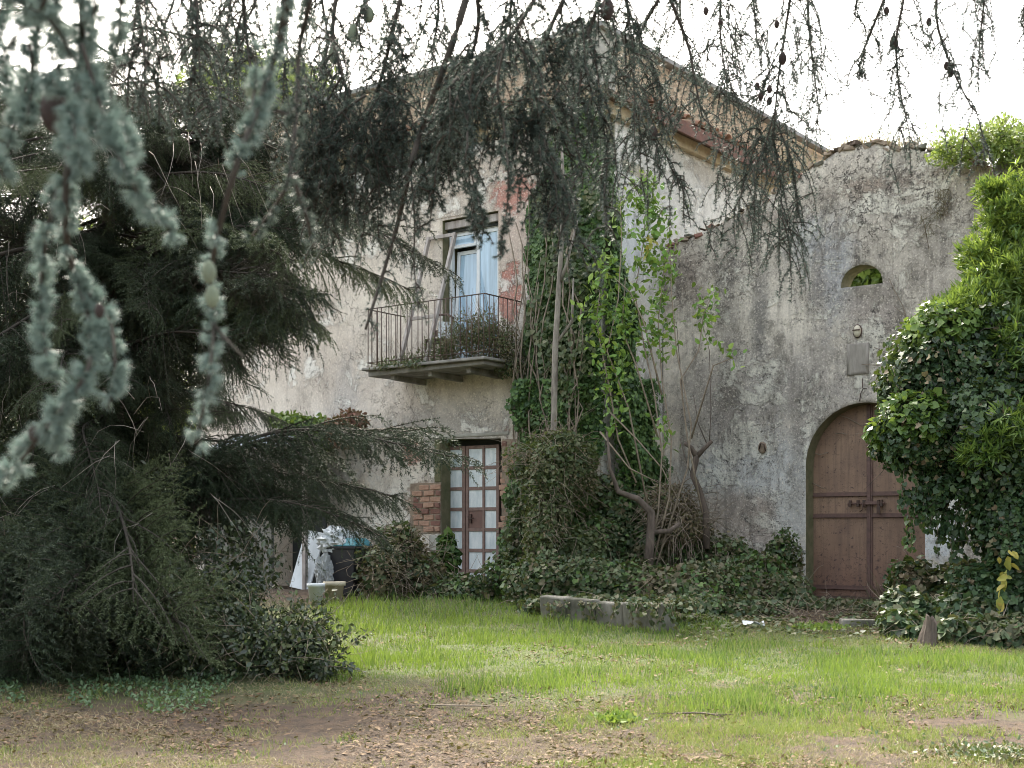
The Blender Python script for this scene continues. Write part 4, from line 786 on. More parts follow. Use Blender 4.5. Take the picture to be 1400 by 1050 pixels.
ob = [LB(1378, 300, 17.6, .34, .6, .32), LB(1345, 350, 17.6, .3, .5, .3), LB(1390, 380, 17.3, .55, .6, .5), LB(1335, 405, 17.5, .2, .4, .16), LB(1355, 260, 17.6, .16, .3, .14), LB(1420, 280, 17.6, .5, .6, .5)]
ob2 = [LB(1340, 440, 17.1, .55, .6, .5), LB(1300, 425, 17.3, .28, .4, .3), LB(1390, 480, 16.6, .6, .6, .6), LB(1385, 590, 16.0, .5, .5, .35), LB(1345, 620, 16.0, .35, .4, .2)]
def lancy(name, bl, n, size, m, parent, seed):
    P, d = blobs(rel(bl, parent), n // 7, .42, seed, .95); P = np.repeat(P, 7, 0); d = np.repeat(d, 7, 0); k = len(P); ax = np.repeat(rnd(k // 7) * .6 + np.array([0, 0, .5]), 7, 0) + d * .6
    return leafobj(name, LANCE, P + rnd(k) * .03, ax + rnd(k) * .9, rnd(k) + np.array([0, 0, .8]), size * rng.uniform(.7, 1.2, k), m, parent, w=size * 1.15)
lancy('lighter_leaves', ob, 11000, .115, M['willow_lit'], ol, 101); lancy('leaves', ob + ob2, 19000, .14, M['willow'], ol, 102)
b_ = MB()
for f in (((1395, 860), (1390, 600), (1385, 420), (1380, 330)), ((1400, 860), (1400, 500), (1400, 300)), ((1395, 700), (1375, 500), (1360, 400))): b_.tube([PW(x, y, 17.7) - ol.location for x, y in f], [.06, .05, .03, .015][:len(f)], 6)
b_.build('stem', M['bark'], ol)
# growth on top of the gable and inside the roofless barn
rbz = empty('wall_top_bush', L2W(6.2, 2.9, 6.6), 0, label='yellow green bush growing behind the broken wall top', cat='bush')
tb_ = [LB(1340, 195, 19.4, .5, .5, .28), LB(1300, 205, 19.6, .35, .4, .2), LB(1390, 200, 19.2, .55, .5, .3), LB(1370, 180, 19.4, .3, .3, .22), LB(1420, 205, 19.0, .5, .5, .3)]
leafy('leaves', KITE, rel(tb_, rbz), 7000, .07, M['bush'], rbz, .0, 111, .45, .95); twigs(rel(tb_, rbz), 120, .4, .005, M['vine'], rbz, down=-.6)
inn = empty('barn_creeper', L2W(4.3, 3.3, 5.5), 0, label='green foliage seen through the half-round opening', cat='creeper')
leafy('leaves', IVY, rel([(*L2W(3.25, 3.4, 5.8), .45, .4, .6), (*L2W(2.8, 3.9, 6.0), .6, .5, .5)], inn), 3000, .1, M['willow'], inn, .5, 112)
tg = empty('ridge_grass', L2W(3.5, 2.2, 7.5), 0, label='dry wispy grass and weeds along the gable top', cat='grass')
n = 1500; uu = np.concatenate([rng.uniform(3.0, 6.2, 1150), rng.uniform(.2, 3.0, 350)]); P = np.array([tuple(L2W(u, 2.15 + random.uniform(-.12, .12), ztop(u) + .02) - tg.location) for u in uu])
hgt = rng.uniform(.08, .34, n) * np.where(uu > 3, 1, .6); leafobj('dry_grass', BLADE, P, np.array([0, 0, 1.]) + rnd(n) * .3, rnd(n), hgt, M['straw'], tg, w=.008)
P = []; wst = MB()
for i in range(34):
    u = random.uniform(3.0, 6.0); b0 = Vector(L2W(u, 2.15, ztop(u))) - tg.location; L = random.uniform(.2, .5); pth = [b0 + Vector((random.uniform(-.03, .03) * j, 0, L * j / 4)) for j in range(5)]; wst.tube(pth, .004, 3); P.append(pth)
wst.build('weed_stem', M['vine'], tg, kind='stuff'); spray(tg, P, M['olive'], 45, .045, T=KITE, jit=.05, name='weed_leaves')
dg = [Vector(L2W(-.05 - .0, 0, 0))]
n = 500; vv = rng.uniform(5.5, 10, n); P = np.array([tuple(L2W(.25 + random.uniform(0, .5), v, 8.6 + random.uniform(-.5, .1)) - tg.location) for v in vv]); leafobj('tall_straw', BLADE, P, np.array([0, 0, 1.]) + rnd(n) * .15, rnd(n), rng.uniform(.3, .8, n), M['straw'], tg, w=.01)
for (px, py, nn_) in ((1290, 275, 160), (1270, 300, 60)):
    u, z = FA(px, py, 2.0); P = np.array([tuple(L2W(u + random.uniform(-.12, .12), 1.97, z + random.uniform(-.25, .2)) - tg.location) for _ in range(nn_)]); leafobj('wall_tuft', BLADE, P, np.array([0, 0, -.6]) + rnd(nn_) * .7, rnd(nn_), rng.uniform(.1, .25, nn_), M['dryleaf'], tg, w=.008)
# vine shoots clinging to gable and gate
vg = empty('wall_vine', L2W(4.4, 1.98, 3.6), 0, label='thin dry vine shoots across gable and gate', cat='vine'); vb = MB()
for f in ([(1250, 470), (1235, 420), (1222, 395), (1215, 380)], [(1245, 440), (1230, 425), (1222, 418)], [(1225, 520), (1205, 500), (1178, 498)], [(1222, 500), (1212, 482), (1195, 475)], [(1270, 340), (1262, 300), (1280, 290)]):
    vb.tube([Vector(L2W(FA(x, y, 1.93)[0], 1.93, FA(x, y, 1.93)[1])) - vg.location for x, y in f], .007, 4)
for f in ([(1140, 565), (1160, 572), (1178, 582), (1185, 580)], [(1142, 593), (1150, 592), (1158, 594)], [(1108, 618), (1122, 622), (1132, 618)], [(1110, 660), (1118, 664), (1126, 668)]):
    vb.tube([Vector(L2W(FA(x, y, 2.24)[0], 2.24, FA(x, y, 2.24)[1])) - vg.location for x, y in f], .007, 4)
vb.build('shoot', M['vine'], vg, kind='stuff')
gw = empty('gate_weeds', onground(1205, 828, 20), 0, label='long grass blades leaning against the foot of the gate', cat='weeds'); n = 26
P = np.array([(random.uniform(-.1, .18), random.uniform(-.02, .05), 0) for _ in range(n)]); leafobj('blades', BLADE, P, np.array([-.5, 0, 1.]) + rnd(n) * .25, rnd(n), rng.uniform(.3, .75, n), M['dryleaf'], gw, w=.012)

# ------------------------------------------------------------------ trees beyond the house
def fartree(px, py, Y, r, rz, label, m, seed, n=9000, trunk=True):
    p = PW(px, py, Y); g = gz1(p.x, p.y); t = empty('background_tree', (p.x, p.y, g), 0, label=label, cat='tree')
    bl = [(0, 0, p.z - g, r, r, rz)] + [(random.uniform(-.6, .6) * r, random.uniform(-.5, .5) * r, p.z - g + random.uniform(-.5, .5) * rz, r * .5, r * .5, rz * .5) for _ in range(6)]
    leafy('crown', KITE, bl, n, .2, m, t, .2, seed, .35, .6); MB().tube([(0, 0, -.2), (.1, 0, (p.z - g) * .5), (0, 0, p.z - g)], [.25, .18, .1], 8).build('trunk', M['bark'], t); return t
fartree(330, 130, 34, 1.7, 1.1, 'yellow green tree above the left end of the roof', M['pine_far'], 121, 9000)
fartree(400, 135, 36, 1.3, 1.0, 'pale green tree just left of the roof corner', M['pine_far'], 122, 7000)
fartree(250, 640, 30, 2.2, 2.6, 'green tree glimpsed low behind the dark conifer', M['pine_far'], 123, 9000)
fartree(60, 560, 31, 2.6, 3.0, 'large dark green tree behind the far left foliage', M['olive'], 124, 10000)
fartree(160, 420, 33, 2.4, 2.2, 'green crown glimpsed high behind the dark conifer', M['pine_far'], 125, 9000)

# ------------------------------------------------------------------ big dark conifer on the left
def needles_on(segs, sp, ln, w, fwd=.8, back=None):
    """segs: (a, b) arrays; needles set round every segment"""
    A = np.array([s[0] for s in segs]); B = np.array([s[1] for s in segs]); L = np.linalg.norm(B - A, axis=1); k = np.maximum(2, (L / sp).astype(int)); i = np.repeat(np.arange(len(A)), k)
    t = rng.uniform(0, 1, len(i))[:, None]; P = A[i] * (1 - t) + B[i] * t; D = nrm(B - A)[i]; Y = nrm(rnd(len(i))); Y = nrm(Y - (Y * D).sum(1, keepdims=True) * D) + D * fwd
    return tile(NEED, P, Y, rnd(len(i)), ln * rng.uniform(.7, 1.15, len(i)), w)
def conifer_limb(L, seed, dry=False):
    random.seed(seed); wood = MB(); segs = []
    axis = lambda x: Vector((x, .13 * math.sin(x * 1.5 + seed) * min(1, x), .20 * x - .115 * x * x + .05 * math.sin(2.6 * x + seed)))
    wood.tube([axis(L * i / 10) for i in range(11)], [.024 * (1 - .9 * i / 10) + .002 for i in range(11)], 5)
    x = .15
    while x < L:
        sl0 = (.28 + .62 * (1 - x / L) ** .7 * min(1, x / .6)); xs0 = x
        for s in (-1, 1):
            if random.random() < .16: continue
            x = min(L, xs0 + random.uniform(-.05, .05)); sl_ = sl0 * random.uniform(.4, 1.3); dro = random.uniform(.02, .3); o = axis(x); d = Vector((.75, s * random.uniform(.35, 1.1), random.uniform(-.5, .25))).normalized(); pth = [o]; m_ = 6
            for j in range(m_): d = (d + Vector((.05, 0, -dro)) + Vector(rnd(1)[0]) * .1).normalized(); pth.append(pth[-1] + d * sl_ / m_)
            wood.tube(pth, [.008, .007, .006, .005, .004, .003, .002], 3)
            for j in range(m_): segs.append((tuple(pth[j]), tuple(pth[j + 1])))
            y = .05
            while y < sl_:
                k = min(int(y / sl_ * m_), m_ - 1); f = y / sl_ * m_ - k; q = pth[k].lerp(pth[k + 1], f); dd = (pth[k + 1] - pth[k]).normalized()
                for s2 in (-1, 1):
                    tl = random.uniform(.08, .22) * (1.15 - .5 * y / sl_); sd_ = dd.cross(Vector((0, 0, 1))).normalized() * s2
                    t = (dd * .75 + sd_ * random.uniform(.4, .9) + Vector((0, 0, -random.uniform(.2, 1.1)))).normalized(); e = q + t * tl; e2 = e + (t + Vector((0, 0, -.35))).normalized() * tl * .5
                    segs.append((tuple(q), tuple(e))); segs.append((tuple(e), tuple(e2)))
                y += .092
        x = xs0 + random.uniform(.05, .12)
    V, F = needles_on(segs, .0036 if not dry else .02, .026, .0055)
    return wood, V, F
con = empty('dark_conifer', (PW(150, 850, 14.8).x, 14.8, .2), 0, label='broad dark conifer with drooping sprays filling the left side', cat='tree')
MB().tube([(0, 0, -.3), (.03, 0, 2), (-.03, 0, 4.0), (0, 0, 6.0)], [.2, .16, .1, .02], 10).build('trunk', M['bark'], con)
LV = []
for s in range(5):
    w_, V, F = conifer_limb((2.6, 2.9, 3.2, 2.2, 3.4)[s], s + 1); LV.append((w_.mesh('limb', M['twig']), npmesh('needles', V, F, M['needle_dark']), (2.6, 2.9, 3.2, 2.2, 3.4)[s]))
w_, V, F = conifer_limb(2.6, 9, True); DRY = (w_.mesh('limb', M['vine']), npmesh('needles', V, F, M['needle_dry']), 2.6)
def place_limb(base, direc, roll, scale, var):
    x = Vector(direc).normalized(); z = Vector((0, 0, 1)); y = z.cross(x).normalized(); z = x.cross(y)
    Mx = Matrix((x, y, z)).transposed().to_4x4(); q = Matrix.Rotation(roll, 4, x)
    o = link('limb', var[0], con); o.matrix_local = Matrix.Translation(base) @ q @ Mx @ Matrix.Scale(scale, 4)
    k = link('needles', var[1], o); k['kind'] = 'stuff'; return o
random.seed(11)
tz = con.location.z
for i in range(118):
    z = .5 + 6.2 * (i / 118) ** .9; az = i * 2.4 + random.uniform(-.3, .3); rad = 2.7 if z < 5.2 else 2.9 - (z - 5.2) * .9
    if math.cos(az) > .2 and 1.1 < z < 3.4: rad *= .78 if z > 2 else .8
    if math.cos(az) > .3: rad *= .86
    v = random.choice(LV); place_limb((0, 0, z), (math.cos(az), math.sin(az), random.uniform(-.55, .3) - (.25 if z < 1.6 else 0)), random.uniform(-.6, .6), rad * random.uniform(.62, 1.12) / v[2], v)
# limbs measured from their tips
for (bx_, by_, tx, ty, Y, vi) in ((300, 330, 590, 352, 13.6, 2), (300, 300, 560, 395, 14.2, 4), (280, 250, 470, 300, 14.5, 0), (260, 560, 600, 612, 13.0, 2), (260, 580, 540, 676, 13.3, 4), (260, 620, 500, 742, 13.3, 1), (230, 180, 450, 205, 14.6, 0), (340, 560, 545, 640, 13.6, 3),
                                  (180, 160, 330, 120, 15, 3), (220, 260, 420, 240, 14.4, 3), (250, 420, 440, 440, 13.2, 0)):
    b = PW(tx, ty, Y); d0 = b - con.location; a = con.location + Vector((d0.x * .1, d0.y * .1, d0.z + (random.uniform(.25, .8) if ty < 560 or ty > 780 else -.45 + (ty - 600) * .006))); d = b - a; v = LV[vi]; L = d.length
    place_limb(a - con.location, d.normalized() + Vector((0, 0, .16)), random.uniform(-.2, .2), L / v[2] * 1.02, v)
random.seed(23)
for i in range(64):
    by = random.uniform(130, 690); bx = random.uniform(60, 250); tx = random.uniform(300, 435) - (20 if by < 200 else 0); ty = by + random.uniform(20, 130); Y = random.uniform(12.6, 15.2)
    if ty > 790: continue
    if (ty > 690 and tx > 370) or (tx > 335 and 500 < ty < 665): continue
    b = PW(tx, ty, Y); d0 = b - con.location; a = con.location + Vector((d0.x * .12, d0.y * .12, min(6.0, max(1.2, d0.z + random.uniform(.2, 1.0))))); d = b - a; v = random.choice(LV); place_limb(a - con.location, d.normalized() + Vector((random.uniform(-.12, .12), random.uniform(-.2, .2), random.uniform(-.05, .3))), random.uniform(-1.2, 1.2), d.length / v[2], v)
for i in range(26):
    bx = random.uniform(-60, 130); by = random.uniform(640, 760); tx = bx + random.uniform(-60, 150); ty = random.uniform(850, 950); Y = random.uniform(11.4, 12.6)
    b = PW(tx, ty, Y); d0 = b - con.location; a = con.location + Vector((d0.x * .05, d0.y * .05, random.uniform(1.5, 2.6))); d = b - a; v = random.choice(LV); place_limb(a - con.location, d.normalized() + Vector((random.uniform(-.1, .1), random.uniform(-.1, .1), .1)), random.uniform(-2, 2), d.length / v[2], v)
dt = [(random.uniform(-1.6, 2.0), random.uniform(-2.6, -1.2), random.uniform(.6, 5.4), .6, .5, .7) for _ in range(14)]
twigs(dt, 170, .8, .0035, M['paletrunk'], con, name='dead_twig', down=1.2)
# a second, fuller skirt: dark evergreen behind, closing the left edge
c2 = empty('dark_conifer', (PW(-60, 850, 16.5).x, 16.5, .25), 0, label='second dark conifer behind, cut by the left edge', cat='tree')
MB().tube([(0, 0, -.3), (0, 0, 7.5)], [.24, .05], 10).build('trunk', M['bark'], c2)
con_keep = con; con = c2
for i in range(74):
    z = .6 + 6.4 * (i / 74) ** .9; az = i * 2.4 + 1; v = random.choice(LV); place_limb((0, 0, z), (math.cos(az), math.sin(az), random.uniform(-.3, .1)), 0, 2.6 * (1 if z < 5 else 1 - (z - 5) * .25) / v[2], v)
con = con_keep

# broadleaf evergreen under the conifer
hl = empty('holly_shrub', onground(330, 930, 12.6), 0, label='dark glossy evergreen shrub under the conifer, above the bare soil', cat='shrub')
hbl = [LB(415, 880, 12.4, .32, .5, .36), LB(370, 885, 12.4, .4, .5, .4), LB(300, 870, 12.7, .5, .5, .55), LB(230, 840, 13, .55, .5, .7), LB(160, 780, 13.4, .6, .5, .7), LB(60, 820, 13, .6, .5, .8), LB(320, 790, 13.4, .45, .5, .55), LB(440, 910, 12.2, .14, .3, .2), LB(120, 880, 12.6, .6, .4, .45), LB(-20, 700, 13.6, .5, .5, .9), LB(180, 700, 14, .5, .5, .5)]
leafy('leaves', OVAL, rel(hbl, hl), 30000, .055, M['holly'], hl, .5, 131, .4, .95); leafy('lighter_leaves', OVAL, rel([hbl[0], hbl[1], hbl[5], hbl[2], hbl[8]], hl), 4500, .05, M['olive'], hl, .4, 132, .2, .95)  # paler olive leaves mixed over some of the lumps
twigs(rel(hbl, hl), 380, .6, .005, M['vine'], hl, down=0)
random.seed(5); sg = []
for i in range(70):
    px = random.uniform(180, 450); py = random.uniform(840, 930); Y = random.uniform(11.9, 12.7); b0 = PW(px, py, Y); L = random.uniform(.3, .75); an = random.uniform(-1.0, 1.2) + (px - 300) / 300
    sg.append([b0 - hl.location + Vector((math.sin(an) * L * t, random.uniform(-.1, .1) * t, math.cos(an) * L * t - .25 * L * t * t)) for t in (0, .25, .5, .75, 1)])
gm = MB()
for g in sg: gm.tube(g, [.006, .005, .004, .003, .002], 3)
gm.build('stem', M['vine'], hl, kind='stuff'); spray(hl, sg, M['holly'], 48, .06, jit=.07, name='sprig_leaves'); spray(hl, sg[::2], M['olive'], 30, .055, jit=.07, name='pale_sprig_leaves')
gc = empty('ground_creeper', onground(280, 960, 11.5), 0, label='patch of small grey green creeper on the soil by the shrub', cat='creeper')
P = []
n = 11000; px_ = rng.uniform(-40, 430, n); py_ = rng.uniform(895, 985, n); kx = fbm(np.stack([px_ / 60, py_ / 22, 0 * px_], 1), 3, 3)
kp = kx > .47 + .0016 * np.maximum(0, px_ - 260) + np.maximum(0, py_ - 950) * .004; px_ = px_[kp]; py_ = py_[kp]; Yg = (EYE - .08) * FPX / (py_ - 725); X = (px_ - 700) / FPX * Yg; Z = gz(X, Yg) + rng.uniform(.0, .07, len(X))
P = np.stack([X, Yg, Z], 1) - np.array(gc.location); leafobj('leaves', OVAL, P, rnd(len(P)) + np.array([0, 0, .2]), rnd(len(P)) * .5 + np.array([0, 0, 1.]), rng.uniform(.025, .055, len(P)), M['herb'], gc)

# ------------------------------------------------------------------ cedars over the camera
def cedar_needles(pts, dirs, ntuft, ln, w):
    """rosettes: many needles fanning from each short shoot"""
    P = np.repeat(pts, ntuft, 0); D = np.repeat(dirs, ntuft, 0); n = len(P); Y = nrm(rnd(n) * .8 + D); return tile(NEED, P, Y, rnd(n), ln * np.repeat(rng.uniform(.6, 1.15, len(pts)), ntuft) * rng.uniform(.8, 1.1, n), w)
def along(path, sp):
    P = np.array([tuple(p) for p in path]); seg = np.linalg.norm(np.diff(P, axis=0), axis=1); cs = np.concatenate([[0], np.cumsum(seg)]); t = np.arange(0, cs[-1], sp); Q = np.stack([np.interp(t, cs, P[:, i]) for i in range(3)], 1)
    i = np.clip(np.searchsorted(cs, t, 'right') - 1, 0, len(seg) - 1); return Q, nrm(np.diff(P, axis=0))[i]
def smooth(pts, k=5):
    pts = [Vector(p) for p in pts]; out = []
    for i in range(len(pts) - 1):
        p0 = pts[max(i - 1, 0)]; p1 = pts[i]; p2 = pts[i + 1]; p3 = pts[min(i + 2, len(pts) - 1)]
        for j in range(k): t = j / k; out.append(.5 * ((2 * p1) + (p2 - p0) * t + (2 * p0 - 5 * p1 + 4 * p2 - p3) * t * t + (3 * p1 - p0 - 3 * p2 + p3) * t ** 3))
    return out + [pts[-1]]
def branch(tree, stems, mat, sp, nt_, ln, w, rad=.006, limbs=True, cones=(), r0=None):
    """stems: list of world polylines; the first is the main stem"""
    wood = MB(); QP = []; QD = []
    for i, s in enumerate(stems):
        s = smooth([Vector(p) - tree.location for p in s], 4); m_ = len(s); r = (r0 if i == 0 and r0 else rad); wood.tube(s, [r * (1 - .7 * j / m_) for j in range(m_)], 5)
        Q, D = along(s, sp)
        if mat is M['needle_blue']: g_ = fbm(Q * 22, 3, 40 + i); kq = g_ > .35; Q = Q[kq]; D = D[kq]
        if len(Q) == 0: continue
        side = rnd(len(Q)); side = nrm(side - (side * D).sum(1, keepdims=True) * D); QP.append(Q + side * r); QD.append(side * .8 + D * .45)
    o = wood.build('branch', M['twig'], tree); V, F = cedar_needles(np.concatenate(QP), np.concatenate(QD), nt_, ln, w)
    k = link('needles', npmesh('needles', V, F, mat), o); k['kind'] = 'stuff'
    for c, sc, mt in cones:
        c = Vector(c) - tree.location; prof = [(0, -.5)] + [(.45 * math.sin(math.pi * (.08 + .86 * q_ / 15)) ** .7 * (1.1 if q_ % 2 else .9), -.48 + .96 * q_ / 15) for q_ in range(16)] + [(0, .5)]
        cm = MB().lathe([(r * sc * (1 + .06 * ((i) % 2)), z * sc * 1.5) for i, (r, z) in enumerate(prof)], tuple(c), 12).build('cone', mt, o)
    return o
# near blue cedar, out of focus
blue = empty('blue_cedar', (-3.4, 1.4, 0), 0, label='blue green cedar with blurred hanging branches close at left', cat='tree')
MB().tube([(0, 0, -.1), (.05, 0, 1.6), (0, 0, 4), (0, 0, 6)], [.3, .25, .18, .08], 12).build('trunk', M['bark'], blue)
MB().tube(smooth([Vector((0, 0, 3.6)), Vector((1.2, .3, 3.9)), Vector((2.2, .6, 3.6)), Vector((3.3, 1.0, 3.4)), Vector((4.2, 1.6, 3.5))]), [.09] * 17, 8).build('main_limb', M['bark'], blue)
def NB(pts, Y): return [PW(x, y, Y + .06 * math.sin(y * .02)) for x, y in pts]
near = [([(110, -420), (110, -80), (112, 60), (95, 200), (90, 300), (98, 360), (120, 430), (122, 500), (95, 545), (60, 590), (28, 630), (-15, 672)], 2.05), ([(100, 380), (130, 410), (150, 440), (157, 500), (148, 560)], 2.05), ([(80, 250), (62, 330), (56, 410), (62, 480), (75, 520)], 2.1), ([(112, 60), (140, 150), (165, 220), (200, 280), (245, 325)], 2.0),
        ([(95, 545), (80, 580), (78, 620)], 2.05), ([(110, -200), (70, -20), (30, 40), (-10, 90)], 2.1), ([(60, 100), (95, 150), (110, 230)], 1.95), ([(140, -200), (165, -40), (160, 60), (150, 150)], 2.2), ([(60, -60), (50, 60), (30, 140), (10, 200)], 2.2), ([(150, 150), (175, 200), (160, 240)], 2.1), ([(-40, 180), (-15, 210), (8, 245)], 2.0), ([(-30, -40), (20, 0), (70, 30), (100, 80)], 2.0), ([(90, -200), (80, -40), (75, 40), (80, 110)], 2.15), ([(40, -200), (20, -60), (0, 20), (-10, 60)], 2.2), ([(130, 20), (120, 80), (125, 140), (135, 190)], 2.1), ([(40, 60), (45, 110), (35, 170)], 2.15), ([(100, -100), (130, -20), (125, 30)], 2.0), ([(-10, -60), (30, -20), (50, 30)], 2.2), ([(-30, 60), (10, 110), (30, 150)], 2.25)]
branch(blue, [NB(p, Y) for p, Y in near], M['needle_blue'], .0066, 70, .026, .0019, .004, cones=[(PW(75, 150, 2.15), .05, M['cone']), (PW(46, 592, 2.0), .018, M['cone']), (PW(136, 425, 2.0), .016, M['cone'])], r0=.007)
near2 = [([(390, -420), (395, -60), (385, 40), (355, 140), (325, 220), (300, 310), (288, 380), (292, 440), (285, 520), (268, 606)], 2.1), ([(290, 440), (310, 465), (335, 490)], 2.1), ([(345, 150), (350, 100), (345, 60)], 2.1)]
branch(blue, [NB(p, Y) for p, Y in near2], M['needle_blue'], .0075, 52, .022, .0019, .0035, cones=[(PW(350, 120, 2.2), .04, M['cone_green']), (PW(286, 372, 2.08), .024, M['cone_green']), (PW(290, 405, 2.08), .024, M['cone_green'])], r0=.007)
near3 = [([(420, -420), (425, -40), (410, 60), (405, 150), (395, 240), (380, 275), (345, 322)], 2.6), ([(400, 240), (420, 300), (425, 330)], 2.7), ([(400, 160), (370, 150), (340, 165)], 2.6)]
branch(blue, [NB(p, Y) for p, Y in near3], M['needle_grey'], .009, 30, .02, .0022, .005, r0=.007)
# greyish cedar, further up: pendulous twigs
grey = empty('grey_cedar', (4.9, 3.2, 0), 0, label='grey green cedar hanging its coned twigs across the top', cat='tree')
MB().tube([(0, 0, -.1), (0, .05, 3), (0, 0, 7), (0, 0, 9)], [.34, .28, .2, .1], 12).build('trunk', M['bark'], grey)
for e in ((-.6, 7.4, 5.6), (1.6, 8.2, 6.2), (-2.6, 6.8, 5.4), (3.4, 8.8, 6.4)):
    e = Vector(e) - grey.location; MB().tube(smooth([Vector((0, 0, 5.6)), e * .5 + Vector((0, 0, 3.2)), e + Vector((0, 0, .0))]), [.1, .09, .085, .08, .075, .06, .05, .04, .03], 7).build('main_limb', M['bark'], grey)
def pend(main, Y, nsub, L0, spread=1.0, drop=1.0, fill=1, seed=0):
    """a hanging branch: the main stem in measured points, and branchlets hung from it"""
    random.seed(seed); P = [PW(x, y, Y + random.uniform(-.1, .1)) for x, y in main]; sm = smooth(P, 5); out = [P]; n = len(sm)
    for i in range(nsub):
        k = int(n * (.15 + .85 * (i + .5) / nsub)); k = min(k, n - 1); q = sm[k]; L = L0 * random.uniform(.55, 1.25); ang = random.uniform(0, 2 * math.pi); d = Vector((math.cos(ang) * spread * .8, math.sin(ang) * .7 * spread, random.uniform(-.7, .0))); pth = [q]
        for j in range(5): d = (d + Vector((0, 0, -.62 * drop)) + Vector(rnd(1)[0]) * .12).normalized(); pth.append(pth[-1] + d * L / 5)
        out.append(pth)
        for s in range(fill):
            j = random.randint(1, 4); d2 = Vector((random.uniform(-1, 1), random.uniform(-.8, .8), random.uniform(-.9, -.1))).normalized(); a = pth[j]; out.append([a, a + d2 * L * .25, a + d2 * L * .4 + Vector((0, 0, -L * .14))])
    return out
def hang(main, Y, nsub, L0, sp=.017, nt_=12, ln=.026, w=.003, mat=None, cones=(), r0=.01, **k):
    if main[0][1] > -30: r0 = min(r0, .005)
    st_ = pend(main, Y, int(nsub * (1.0 if Y > 6 else 1.05 if main[-1][0] > 700 else 1.0)), L0, **k); nt_ = int(nt_ * 1.15); branch(grey, st_, mat or M['needle_grey'], sp, nt_, ln, w, .0035, cones=[(PW(x, y, Y), s, M['cone'] if d else M['cone_green']) for x, y, s, d in cones], r0=r0)
H = hang
# right of the roof, small in the picture, against the sky
H([(1085, -60), (1080, 0), (1068, 80), (1060, 150), (1058, 200)], 7.5, 26, .62, seed=1, fill=3, cones=[(1035, 118, .033, 1), (1052, 122, .033, 1), (1040, 132, .033, 1), (1052, 138, .033, 1), (1062, 33, .033, 1), (1070, 80, .05, 1)])
H([(1058, 190), (1066, 240), (1070, 300)], 7.4, 9, .42, seed=2, fill=2, spread=.6, nt_=14); H([(1060, 150), (1045, 200), (1020, 250), (1000, 290), (962, 303)], 7.3, 9, .28, seed=3, fill=2, spread=.6, nt_=14); H([(1062, 170), (1085, 230), (1090, 310)], 7.5, 7, .3, seed=4, fill=2, spread=.5, nt_=14); H([(1050, 160), (1020, 180), (995, 200), (985, 235)], 7.5, 8, .3, seed=33, fill=2, spread=.6)
H([(1105, -50), (1105, 20), (1112, 90), (1120, 150)], 7.6, 9, .45, seed=5, fill=2, spread=.6)
H([(985, -60), (985, 0), (985, 50), (992, 100)], 7.4, 18, .45, seed=6, fill=3, cones=[(965, 15, .033, 1), (985, 32, .033, 1)]); H([(945, -50), (930, 0), (935, 60)], 7.6, 8, .35, seed=7, fill=2); H([(1020, -60), (1030, 0), (1035, 60)], 7.6, 9, .35, seed=8, fill=2)
H([(1240, -60), (1235, 0), (1225, 60), (1230, 120), (1240, 165)], 7.2, 16, .36, seed=9, fill=2, cones=[(1212, 15, .033, 1), (1222, 58, .05, 1), (1270, 30, .033, 1)]); H([(1290, -60), (1280, 20), (1300, 90), (1330, 150)], 7.2, 12, .34, seed=10, fill=2, cones=[(1294, 90, .033, 1), (1300, 100, .033, 1)]); H([(1230, -50), (1200, 20), (1180, 70), (1165, 90)], 7.2, 9, .26, seed=11, fill=2, spread=.6); H([(1330, -60), (1345, -10), (1340, 50)], 7.2, 12, .32, seed=12, fill=2); H([(1430, -60), (1410, -10), (1395, 30)], 7.2, 8, .3, seed=13, fill=2); H([(1190, -60), (1175, -10), (1168, 20)], 7.2, 5, .2, seed=14, fill=1)
# in front of the house corner
H([(930, -60), (900, 0), (870, 60), (868, 140), (880, 200)], 6.4, 16, .34, seed=15, fill=2, nt_=12); H([(868, 130), (880, 170), (905, 200), (920, 235), (935, 240)], 6.4, 12, .26, seed=16, fill=2, nt_=12, cones=[(893, 182, .05, 1)]); H([(870, 140), (860, 180), (840, 205), (815, 215)], 6.3, 7, .14, seed=17, fill=1); H([(905, -30), (940, 60), (950, 110), (960, 160)], 6.5, 9, .3, seed=18, fill=2, nt_=10); H([(880, 60), (900, 110), (930, 150)], 6.5, 10, .3, seed=28, fill=2)
H([(830, -60), (820, 0), (800, 60), (790, 130), (770, 190)], 5.2, 22, .34, seed=19, fill=3, nt_=16, cones=[(830, 12, .06, 1)]); H([(800, -60), (770, 0), (745, 60), (735, 130), (745, 200), (755, 260)], 4.8, 26, .30, seed=20, fill=3, nt_=18); H([(740, 120), (735, 180), (745, 240), (750, 290)], 4.8, 9, .14, seed=21, fill=2, nt_=18, spread=.5); H([(790, 60), (810, 130), (830, 180), (825, 250)], 5.2, 10, .25, seed=34, fill=2)
H([(760, -60), (730, 0), (690, 60), (650, 80), (640, 100)], 4.6, 20, .28, seed=22, fill=3, nt_=16); H([(690, 60), (680, 120), (690, 180), (695, 250), (690, 310), (683, 335)], 4.2, 9, .07, seed=23, fill=2, nt_=22, spread=.5, ln=.022); H([(650, 80), (640, 150), (640, 210), (650, 260), (655, 275), (665, 300)], 4.4, 14, .10, seed=24, fill=2, nt_=18)
H([(640, -60), (655, 20), (640, 90), (615, 120), (600, 180), (595, 250)], 4.6, 22, .22, seed=25, fill=3, nt_=16); H([(650, -60), (628, 30), (600, 110), (575, 180), (560, 235), (545, 300), (528, 360), (500, 450)], 4.8, 9, .12, seed=26, fill=1, nt_=8, r0=.016); H([(560, 225), (567, 300), (566, 360), (572, 420)], 4.8, 6, .08, seed=27, fill=1, nt_=6, r0=.009)
